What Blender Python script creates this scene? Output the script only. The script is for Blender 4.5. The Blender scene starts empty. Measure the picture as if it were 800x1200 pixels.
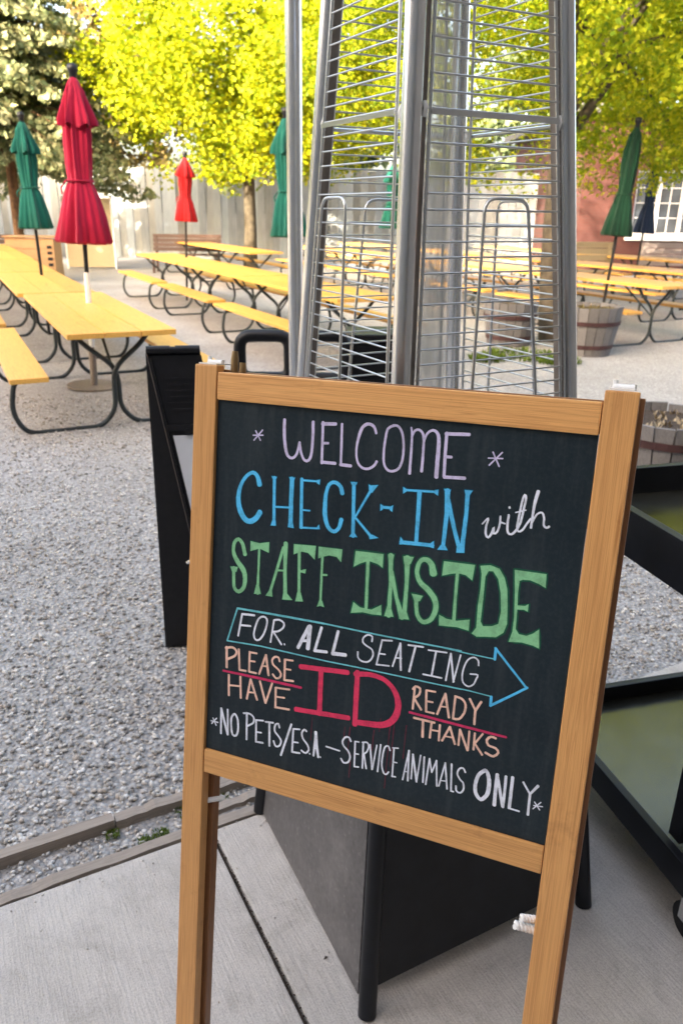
import bpy, bmesh, math, random
import numpy as np
from mathutils import Vector, Matrix, noise
random.seed(7); rng = np.random.default_rng(7)
R = math.radians
scene = bpy.context.scene
COL = scene.collection

# ------------------------------------------------------------------ camera, world, sun, exposure
cd = bpy.data.cameras.new('camera'); cam = bpy.data.objects.new('camera', cd); COL.objects.link(cam)
cam.matrix_world = Matrix.Translation((0, 0, 1.5)) @ Matrix.Rotation(math.pi/2 - math.atan(352/900), 4, 'X') @ Matrix.Rotation(R(0.8), 4, 'Z')
cd.sensor_fit = 'VERTICAL'; cd.sensor_height = 36; cd.lens = 27; cd.clip_start = 0.05; cd.clip_end = 800
cd.dof.use_dof = True; cd.dof.focus_distance = 1.1; cd.dof.aperture_fstop = 8.0
scene.camera = cam
SUN_EL, SUN_AZ = 17.0, 219.0          # azimuth of the sun, clockwise from +y: behind the viewer, to the left
w = bpy.data.worlds.new('World'); scene.world = w; w.use_nodes = True
nt = w.node_tree; sky = nt.nodes.new('ShaderNodeTexSky'); sky.sky_type = 'NISHITA'; sky.sun_disc = False
sky.sun_elevation = R(SUN_EL); sky.sun_rotation = R(SUN_AZ); sky.air_density = 0.7; sky.dust_density = 6.0; sky.ozone_density = 0.0
nt.links.new(sky.outputs[0], nt.nodes['Background'].inputs[0]); nt.nodes['Background'].inputs[1].default_value = 0.15
sl = bpy.data.lights.new('sun', 'SUN'); sl.energy = 2.3; sl.angle = R(0.5); sl.color = (1.0, 0.92, 0.78)
so = bpy.data.objects.new('sun', sl); COL.objects.link(so)
sd = Vector((math.sin(R(SUN_AZ))*math.cos(R(SUN_EL)), math.cos(R(SUN_AZ))*math.cos(R(SUN_EL)), math.sin(R(SUN_EL))))
so.rotation_euler = sd.to_track_quat('Z', 'Y').to_euler(); so.location = sd*60
vs = scene.view_settings; vs.view_transform = 'Standard'; vs.look = 'None'; vs.exposure = 3.45; vs.gamma = 1.0
vs.use_white_balance = True; vs.white_balance_temperature = 7200

# ------------------------------------------------------------------ materials
MATS = {}
class NB:
    def __init__(s, name):
        s.m = bpy.data.materials.new(name); s.m.use_nodes = True; s.t = s.m.node_tree
        s.b = s.t.nodes['Principled BSDF']; s.out = s.t.nodes['Material Output']; MATS[name] = s.m
    def n(s, typ, **kw):
        nd = s.t.nodes.new('ShaderNode'+typ)
        for k, v in kw.items():
            if k.startswith('i_'):
                key = k[2:]; nd.inputs[int(key) if key.isdigit() else key.replace('_', ' ')].default_value = v
            else: setattr(nd, k, v)
        return nd
    def l(s, a, b): s.t.links.new(a, b)
    def coord(s, kind='Object', scale=(1, 1, 1), rot=(0, 0, 0)):
        tc = s.n('TexCoord'); mp = s.n('Mapping'); mp.inputs['Scale'].default_value = scale; mp.inputs['Rotation'].default_value = rot
        s.l(tc.outputs[kind], mp.inputs[0]); return mp.outputs[0]
    def noise(s, vec, scale, detail=4, rough=.6, dist=0):
        nd = s.n('TexNoise', i_Scale=scale, i_Detail=detail, i_Roughness=rough, i_Distortion=dist); s.l(vec, nd.inputs['Vector']); return nd.outputs['Fac']
    def ramp(s, fac, stops, interp='LINEAR'):
        r = s.n('ValToRGB'); r.color_ramp.interpolation = interp; e = r.color_ramp.elements
        while len(e) < len(stops): e.new(.5)
        for el, (p, c) in zip(e, stops): el.position = p; el.color = (*c, 1) if len(c) == 3 else c
        s.l(fac, r.inputs[0]); return r.outputs[0]
    def mix(s, fac, a, b, mode='MIX'):
        m = s.n('Mix', data_type='RGBA', blend_type=mode)
        for v, i in ((fac, 0), (a, 6), (b, 7)):
            if isinstance(v, (int, float)): m.inputs[i].default_value = v
            elif isinstance(v, tuple): m.inputs[i].default_value = (*v, 1)
            else: s.l(v, m.inputs[i])
        return m.outputs[2]
    def col(s, v):
        if isinstance(v, tuple): s.b.inputs['Base Color'].default_value = (*v, 1)
        else: s.l(v, s.b.inputs['Base Color'])
    def bump(s, h, strength=.3, dist=.01):
        b = s.n('Bump'); b.inputs['Strength'].default_value = strength; b.inputs['Distance'].default_value = dist
        s.l(h, b.inputs['Height']); s.l(b.outputs[0], s.b.inputs['Normal'])
    def set(s, rough=.6, metal=0, spec=.5):
        s.b.inputs['Roughness'].default_value = rough; s.b.inputs['Metallic'].default_value = metal; s.b.inputs['Specular IOR Level'].default_value = spec
        return s
def simple(name, c, rough=.6, metal=0, var=.25, scale=8, spec=.5, bump=0, rnd=0):
    b = NB(name); v = b.coord(); f = b.noise(v, scale, 5)
    d = tuple(x*(1-var) for x in c); u = tuple(min(1, x*(1+var)) for x in c)
    cc = b.ramp(f, [(.3, d), (.7, u)])
    if rnd:
        oi = b.n('ObjectInfo'); rr = b.ramp(oi.outputs['Random'], [(0, (1-rnd,)*3), (1, (1+rnd,)*3)])
        cc = b.mix(1.0, cc, rr, 'MULTIPLY')
    b.col(cc); b.set(rough, metal, spec)
    if bump: b.bump(f, bump, .005)
    return b.m
def wood(name, c0, c1, axis='Z', gs=30, rough=.45, bump=.15, rnd=.12):
    b = NB(name); sc = {'Z': (gs, gs, 1.6), 'X': (1.6, gs, gs), 'Y': (gs, 1.6, gs)}[axis]
    tc = b.n('TexCoord'); oi = b.n('ObjectInfo'); ad = b.n('VectorMath', operation='ADD'); b.l(tc.outputs['Object'], ad.inputs[0])
    cm = b.n('CombineXYZ'); ml = b.n('Math', operation='MULTIPLY'); ml.inputs[1].default_value = 17.0; b.l(oi.outputs['Random'], ml.inputs[0])
    for i in range(3): b.l(ml.outputs[0], cm.inputs[i])
    b.l(cm.outputs[0], ad.inputs[1]); mp = b.n('Mapping'); mp.inputs['Scale'].default_value = sc; b.l(ad.outputs[0], mp.inputs[0]); v = mp.outputs[0]
    f = b.noise(v, 1.2, 3, .55, 1.2); g = b.noise(v, 9, 4, .7)
    c = b.ramp(f, [(.28, c0), (.44, c1), (.50, tuple(p*.6+q*.4 for p, q in zip(c0, c1))), (.57, c1), (.66, tuple(p*.4+q*.6 for p, q in zip(c0, c1))), (.75, c1)])
    c = b.mix(.22, c, b.ramp(g, [(.3, tuple(x*.6 for x in c0)), (.7, tuple(min(1, x*1.15) for x in c1))]))
    rr = b.ramp(oi.outputs['Random'], [(0, (1-rnd,)*3), (1, (1+rnd,)*3)]); c = b.mix(1.0, c, rr, 'MULTIPLY')
    k = b.noise(b.coord(scale=(1, 1, 1)), 11, 5, .75); c = b.mix(.2, c, b.ramp(k, [(.30, tuple(x*.45 for x in c0)), (.42, c1), (.7, c1)]), 'MIX')
    b.col(c); b.set(rough); b.bump(g, bump, .002); return b.m

M = {}
M['pine'] = wood('varnished_pine', (.34, .115, .026), (.77, .395, .14), 'Z', 110)
M['pine_x'] = wood('varnished_pine_rail', (.36, .12, .028), (.79, .41, .145), 'X', 110)
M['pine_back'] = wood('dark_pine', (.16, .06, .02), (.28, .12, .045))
M['table'] = wood('yellow_table_wood', (.46, .20, .035), (.78, .425, .095), 'Y', 26, .42, .12, .16)
M['timber'] = wood('weathered_timber', (.16, .125, .10), (.33, .275, .225), 'X', 40, .85, .5)
M['brown_bench'] = wood('brown_bench_wood', (.045, .026, .022), (.085, .048, .038), 'X', 20, .7)
M['cream_bench'] = wood('cream_bench_wood', (.27, .215, .13), (.35, .28, .18), 'X', 20, .7)
M['pink_bench'] = wood('faded_bench_wood', (.28, .22, .20), (.36, .29, .27), 'X', 20, .7)
M['tan_box'] = wood('tan_box_wood', (.34, .18, .08), (.45, .26, .12), 'X', 12, .7)
M['stave'] = wood('grey_barrel_stave', (.075, .07, .068), (.18, .17, .168), 'Z', 30, .85, .4, .25)
M['hoop'] = simple('rusty_hoop', (.055, .022, .022), .75, .2)
M['steel'] = None
b = NB('brushed_steel'); v = b.coord(scale=(60, 60, 3)); f = b.noise(v, 3, 4); b.col(b.ramp(f, [(.3, (.64, .635, .63)), (.7, (.80, .80, .80))])); b.set(.27, .92); b.bump(f, .08, .001); M['steel'] = b.m
b = NB('brown_steel_flange'); v = b.coord(scale=(8, 8, 3)); f = b.noise(v, 6, 5); b.col(b.ramp(f, [(.3, (.16, .13, .105)), (.75, (.28, .24, .21))])); b.set(.5, .3); M['flange'] = b.m
M['wire'] = simple('chromed_wire', (.62, .62, .61), .28, .92, .12)
M['black_metal'] = simple('black_painted_metal', (.007, .008, .011), .42, 0, .5, 14, .35, .05)
M['table_leg'] = simple('dark_green_grey_tube', (.022, .03, .032), .4, .2, .4, 9)
M['black_plastic'] = simple('black_moulded_plastic', (.007, .007, .009), .45, 0, .3, 40, .35, .15)
b = NB('grey_scuffed_panel'); v = b.coord(); f = b.noise(v, 5, 8, .7); g = b.noise(v, 90, 3, .6)
c = b.mix(.5, b.ramp(f, [(.25, (.09, .082, .078)), (.5, (.16, .148, .142)), (.72, (.30, .28, .265))]), b.ramp(g, [(.3, (.06, .06, .062)), (.62, (.13, .125, .13)), (.76, (.3, .29, .28))])); b.col(c); b.set(.5, .25); b.bump(f, .15, .004); M['panel'] = b.m
b = NB('mirrorlike_shelf'); v = b.coord(); f = b.noise(v, 3, 6, .7); b.col(b.ramp(f, [(.3, (.065, .062, .046)), (.7, (.135, .13, .10))])); b.b.inputs['Metallic'].default_value = .8
b.l(b.ramp(f, [(.3, (.10,)*3), (.7, (.28,)*3)]), b.b.inputs['Roughness']); M['shelf'] = b.m
b = NB('frosted_glass_tube'); v = b.coord(scale=(70, 70, .4)); f = b.noise(v, 1.2, 3); b.col(b.ramp(f, [(.3, (.42, .43, .41)), (.7, (.66, .67, .65))])); b.set(.2)
tp = b.n('BsdfTransparent'); mx = b.n('MixShader'); b.l(b.ramp(f, [(.35, (.35,)*3), (.65, (.65,)*3)]), mx.inputs[0]); b.l(b.b.outputs[0], mx.inputs[1]); b.l(tp.outputs[0], mx.inputs[2]); b.l(mx.outputs[0], b.out.inputs[0]); M['tube'] = b.m
M['white_plastic'] = simple('white_plastic', (.84, .83, .80), .4, 0, .1)
M['brass'] = simple('tarnished_brass', (.35, .24, .12), .4, .8)
M['edge_grey'] = simple('highlight_plastic_edge', (.16, .13, .115), .5, 0, .2, 20)  # folding sign's side edge: highlight line painted as a lighter grey-brown
M['paper'] = simple('white_poster', (.62, .64, .68), .6, 0, .05)
def fabric(name, c, sc=1):
    b = NB(name); v = b.coord(scale=(1, 1, .25)); f = b.noise(v, 14, 5, .6); b.col(b.ramp(f, [(.3, tuple(x*.72 for x in c)), (.7, tuple(min(1, x*1.15) for x in c))])); b.set(.85, 0, .2)
    b.b.inputs['Sheen Weight'].default_value = .15; g = b.noise(v, 60, 3); b.bump(g, .2, .01); return b.m
M['red'] = fabric('crimson_canvas', (.34, .006, .036)); M['scarlet'] = fabric('scarlet_canvas', (.38, .006, .010))
M['teal'] = fabric('teal_green_canvas', (.0, .085, .065)); M['dkgreen'] = fabric('dark_green_canvas', (.0, .028, .014)); M['navy'] = fabric('navy_canvas', (.008, .02, .06))
# chalkboard
b = NB('chalkboard'); v = b.coord(); f = b.noise(v, 3.5, 6, .65, .8); g = b.noise(v, 160, 3, .7); v2 = b.coord(scale=(28, 1, 3)); h = b.noise(v2, 2, 4)
c = b.ramp(f, [(.3, (.006, .013, .018)), (.7, (.016, .032, .040))]); c = b.mix(.45, c, b.ramp(h, [(.5, (.010, .017, .023)), (.8, (.055, .062, .068))])); c = b.mix(.10, c, b.ramp(g, [(.45, (.01, .015, .02)), (.8, (.12, .13, .14))]))
b.col(c); b.l(b.ramp(f, [(.3, (.34,)*3), (.7, (.48,)*3)]), b.b.inputs['Roughness']); b.b.inputs['Specular IOR Level'].default_value = .3; b.bump(g, .06, .0006); M['board'] = b.m
def chalk(name, c):
    b = NB(name); v = b.coord(); f = b.noise(v, 420, 3, .8); g = b.noise(v, 60, 2)
    cc = b.ramp(f, [(.30, tuple(x*.55 for x in c)), (.47, c)]); cc = b.mix(.45, cc, b.ramp(g, [(.36, tuple(x*.55+.01 for x in c)), (.55, c)])); b.col(cc); b.set(.9, 0, .1); return b.m
CH = {'lav': (.64, .58, .80), 'white': (.80, .83, .92), 'blue': (.09, .54, .90), 'teal': (.16, .55, .62), 'green': (.25, .58, .31), 'peach': (.90, .58, .46), 'pink': (.75, .055, .13), 'pink2': (.62, .05, .14),
      'dkgreen': (.02, .12, .07), 'dkblue': (.015, .10, .17), 'drip': (.20, .03, .055)}
for k, c in CH.items(): M['ch_'+k] = chalk('chalk_'+k, c)
# concrete
EA = math.atan2(.474, .88)
b = NB('broomed_concrete'); v = b.coord(); vr = b.coord(scale=(240, 16, 1)); vr2 = b.coord(scale=(110, 6, 1))
f = b.noise(v, 2.2, 6, .65); g = b.noise(v, 230, 3, .7); h = b.noise(vr, 1, 3, .6); h2 = b.noise(vr2, 1, 2, .5); p = b.noise(v, 45, 4, .7)
c = b.ramp(f, [(.25, (.30, .275, .25)), (.45, (.52, .49, .455)), (.78, (.64, .61, .57))]); c = b.mix(.45, c, b.ramp(g, [(.32, (.20, .185, .17)), (.6, (.60, .57, .53))])); c = b.mix(.25, c, b.ramp(h, [(.35, (.30, .28, .255)), (.6, (.56, .53, .49))]))
c = b.mix(b.ramp(p, [(.24, (1,)*3), (.30, (0,)*3)]), c, (.10, .095, .09)); st = b.noise(v, 5.5, 7, .72, 1.5); c = b.mix(1.0, c, b.ramp(st, [(.32, (.84, .81, .77)), (.5, (1.03, 1.0, .97)), (.7, (1.10, 1.07, 1.03))]), 'MULTIPLY'); b.col(c); b.set(.9)
hh = b.mix(.5, h, g); hh = b.mix(.35, hh, h2); b.bump(hh, .9, .006); M['concrete'] = b.m
# gravel sheet and stones
b = NB('gravel_ground'); v = b.coord(); vo = b.n('TexVoronoi', i_Scale=70.0); b.l(v, vo.inputs['Vector']); vo2 = b.n('TexVoronoi', i_Scale=31.0); b.l(v, vo2.inputs['Vector'])
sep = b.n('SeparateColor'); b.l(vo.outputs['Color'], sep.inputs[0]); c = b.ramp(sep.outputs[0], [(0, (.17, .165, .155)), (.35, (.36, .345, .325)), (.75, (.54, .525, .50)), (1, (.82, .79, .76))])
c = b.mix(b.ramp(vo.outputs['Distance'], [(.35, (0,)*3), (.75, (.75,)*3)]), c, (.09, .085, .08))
s2 = b.n('SeparateColor'); b.l(vo2.outputs['Color'], s2.inputs[0]); c = b.mix(.3, c, b.ramp(s2.outputs[1], [(0, (.2, .19, .18)), (1, (.46, .43, .41))]))
f = b.noise(v, .5, 5, .6); c = b.mix(.45, c, b.ramp(f, [(.35, (.30, .28, .255)), (.65, (.50, .49, .475))])); b.col(c); b.set(.95, 0, .2)
b.bump(b.ramp(vo.outputs['Distance'], [(0, (1,)*3), (.8, (0,)*3)]), .8, .012); M['gravel'] = b.m
b = NB('gravel_stones'); ge = b.n('NewGeometry'); c = b.ramp(ge.outputs['Random Per Island'], [(0, (.09, .085, .08)), (.13, (.27, .255, .24)), (.36, (.44, .42, .39)), (.54, (.46, .39, .33)), (.72, (.60, .58, .545)), (1, (.86, .84, .81))])
v = b.coord(); f = b.noise(v, 130, 3); c = b.mix(.3, c, b.ramp(f, [(.3, (.14, .13, .13)), (.7, (.5, .48, .46))])); lo = b.noise(v, 1.6, 5, .65); c = b.mix(1.0, c, b.ramp(lo, [(.34, (.76, .70, .63)), (.50, (1.02, 1.0, .96)), (.7, (1.15, 1.14, 1.12))]), 'MULTIPLY'); b.col(c); b.set(.85, 0, .3); M['stones'] = b.m
def leafmat(name, cols, trans=.35, rough=.6):
    b = NB(name); ge = b.n('NewGeometry'); c = b.ramp(ge.outputs['Random Per Island'], cols)
    b.col(c); b.set(rough, 0, .25); tr = b.n('BsdfTranslucent'); b.l(c, tr.inputs[0]); mx = b.n('MixShader'); mx.inputs[0].default_value = trans
    b.l(b.b.outputs[0], mx.inputs[1]); b.l(tr.outputs[0], mx.inputs[2]); b.l(mx.outputs[0], b.out.inputs[0]); return b.m
M['leaf'] = leafmat('maple_leaf', [(0, (.12, .20, .012)), (.3, (.23, .30, .010)), (.7, (.36, .385, .010)), (1, (.50, .49, .03))], .45)
M['leaf_r'] = leafmat('maple_leaf_green', [(0, (.12, .21, .014)), (.4, (.24, .32, .012)), (.8, (.36, .39, .014)), (1, (.48, .49, .04))], .5)
M['needle'] = leafmat('spruce_needle', [(0, (.10, .14, .07)), (.4, (.19, .22, .11)), (.8, (.31, .32, .17)), (1, (.42, .41, .24))], .25)
M['leaf_b'] = leafmat('russet_leaf', [(0, (.09, .06, .02)), (.5, (.17, .13, .04)), (1, (.25, .2, .06))], .2)
M['leaf_d'] = leafmat('distant_leaf', [(0, (.07, .10, .05)), (.5, (.12, .17, .08)), (1, (.2, .25, .12))], .2)
M['weed'] = leafmat('weed_leaf', [(0, (.05, .10, .012)), (1, (.17, .23, .03))], .3)
M['bark'] = simple('grey_brown_bark', (.075, .062, .045), .95, 0, .45, 9, .2, .8)
M['bark_r'] = simple('reddish_bark', (.13, .075, .045), .95, 0, .4, 9, .2, .8)
b = NB('painted_fence_board'); oi = b.n('ObjectInfo'); c = b.ramp(oi.outputs['Random'], [(0, (.11, .13, .155)), (.25, (.28, .35, .43)), (.5, (.36, .41, .46)), (.7, (.15, .155, .15)), (.85, (.23, .24, .24)), (1, (.40, .46, .52))], 'LINEAR')
v = b.coord(scale=(6, 6, .8)); f = b.noise(v, 2, 5, .65); c = b.mix(.3, c, b.ramp(f, [(.3, (.22, .22, .21)), (.7, (.66, .65, .62))])); b.col(c); b.set(.7); M['fence'] = b.m
b = NB('painted_red_brick'); v = b.coord(scale=(1, 1, 1), rot=(math.pi/2, 0, 0)); br = b.n('TexBrick', i_Scale=1.0); br.inputs['Brick Width'].default_value = .21; br.inputs['Row Height'].default_value = .075; br.inputs['Mortar Size'].default_value = .008
br.inputs['Color1'].default_value = (.055, .012, .011, 1); br.inputs['Color2'].default_value = (.075, .020, .016, 1); br.inputs['Mortar'].default_value = (.055, .028, .024, 1); b.l(v, br.inputs['Vector'])
f = b.noise(v, 1.5, 5); c = b.mix(.3, br.outputs[0], b.ramp(f, [(.3, (.045, .011, .010)), (.7, (.11, .038, .028))])); b.col(c); b.set(.85); M['brick'] = b.m
M['white'] = simple('white_paint', (.72, .73, .74), .5, 0, .08, 3)
M['glass'] = simple('window_glass', (.05, .065, .085), .08, 0, .5, 1.2, .8)
M['stucco'] = simple('dark_unseen_wall', (.17, .165, .155), .8, 0, .15, 2)
M['roof'] = simple('grey_roof', (.12, .12, .12), .8)
M['soil'] = simple('planter_soil', (.06, .045, .035), .95, 0, .5, 60, .2, .6)

# ------------------------------------------------------------------ mesh helpers
class MB:
    def __init__(s): s.v = []; s.f = []; s.smooth = []
    def add(s, vs, fs, smooth=False):
        o = len(s.v); s.v += [tuple(p) for p in vs]; s.f += [tuple(i+o for i in f) for f in fs]; s.smooth += [smooth]*len(fs); return s
    def box(s, x0, x1, y0, y1, z0, z1, mat=None, bev=0):
        if bev:
            bm = bmesh.new(); bmesh.ops.create_cube(bm, size=1)
            for q in bm.verts: q.co = Vector((x0+(q.co.x+.5)*(x1-x0), y0+(q.co.y+.5)*(y1-y0), z0+(q.co.z+.5)*(z1-z0)))
            bmesh.ops.bevel(bm, geom=bm.edges[:], offset=bev, segments=2, profile=.7, affect='EDGES')
            bm.verts.index_update(); vs = [q.co.copy() for q in bm.verts]; fs = [[q.index for q in f.verts] for f in bm.faces]; bm.free()
        else:
            vs = [Vector((x, y, z)) for x in (x0, x1) for y in (y0, y1) for z in (z0, z1)]
            fs = [(0, 1, 3, 2), (4, 6, 7, 5), (0, 4, 5, 1), (2, 3, 7, 6), (0, 2, 6, 4), (1, 5, 7, 3)]
        if mat is not None: vs = [mat @ q for q in vs]
        return s.add(vs, fs)
    def tube(s, pts, r, n=8, caps=True, up=None):
        pts = [Vector(p) for p in pts]; rs = r if isinstance(r, (list, tuple)) else [r]*len(pts); rings = []; prev = None
        for i, p in enumerate(pts):
            a = pts[max(i-1, 0)]; c = pts[min(i+1, len(pts)-1)]; t = (c-a).normalized()
            if prev is None: u = t.orthogonal().normalized() if up is None else (Vector(up)-t*t.dot(Vector(up))).normalized()
            else: u = (prev - t*t.dot(prev)); u = u.normalized() if u.length > 1e-5 else t.orthogonal().normalized()
            prev = u; wv = t.cross(u); rings.append([p + (u*math.cos(2*math.pi*k/n)+wv*math.sin(2*math.pi*k/n))*rs[i] for k in range(n)])
        vs = [q for ring in rings for q in ring]; fs = []
        for i in range(len(rings)-1):
            for k in range(n): fs.append((i*n+k, i*n+(k+1) % n, (i+1)*n+(k+1) % n, (i+1)*n+k))
        s.add(vs, fs, True)
        if caps: s.add(rings[0], [tuple(range(n))[::-1]]); s.add(rings[-1], [tuple(range(n))])
        return s
    def quadprism(s, q0, q1):   # q0,q1: matching polygons (lists of points)
        n = len(q0); vs = list(q0)+list(q1); fs = [tuple(range(n))[::-1], tuple(range(n, 2*n))] + [(i, (i+1) % n, n+(i+1) % n, n+i) for i in range(n)]
        return s.add(vs, fs)
    def mesh(s, name, mat):
        me = bpy.data.meshes.new(name); me.from_pydata([tuple(q) for q in s.v], [], s.f)
        me.polygons.foreach_set('use_smooth', s.smooth); me.materials.append(mat)
        bm = bmesh.new(); bm.from_mesh(me); bmesh.ops.recalc_face_normals(bm, faces=bm.faces); bm.to_mesh(me); bm.free(); return me
    def build(s, name, mat, parent=None, label=None): return obj(name, s.mesh(name, mat), parent, label)
def obj(name, me, parent=None, label=None):
    o = bpy.data.objects.new(name, me); COL.objects.link(o); o.parent = parent
    if label: o['label'] = label
    return o
def tag(o, label, cat, group=None):
    o['label'] = label; o['category'] = cat
    if group: o['group'] = group
    return o
def thing(name, label, cat, loc=(0, 0, 0), rz=0, group=None):
    o = bpy.data.objects.new(name, None); COL.objects.link(o); o.location = loc; o.rotation_euler = (0, 0, rz); o.empty_display_size = .1
    return tag(o, label, cat, group)
def setting(o): o['kind'] = 'structure'; return o
def stuff(o): o['kind'] = 'stuff'; return o
def kids(o): return [c for c in bpy.data.objects if c.parent == o]
def copy_tree(o, parent=None):
    c = o.copy(); COL.objects.link(c)
    if parent: c.parent = parent
    for ch in kids(o): copy_tree(ch, c)
    return c
def fillet(pts, rad=.06, n=4):
    P = [Vector(p) for p in pts]; out = [P[0]]
    for i in range(1, len(P)-1):
        a = (P[i-1]-P[i]); b_ = (P[i+1]-P[i]); r = min(rad, a.length*.45, b_.length*.45); A = P[i]+a.normalized()*r; B = P[i]+b_.normalized()*r
        for k in range(n+1):
            t = k/n; out.append(A*(1-t)**2 + P[i]*2*t*(1-t) + B*t*t)
    out.append(P[-1]); return out

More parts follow.
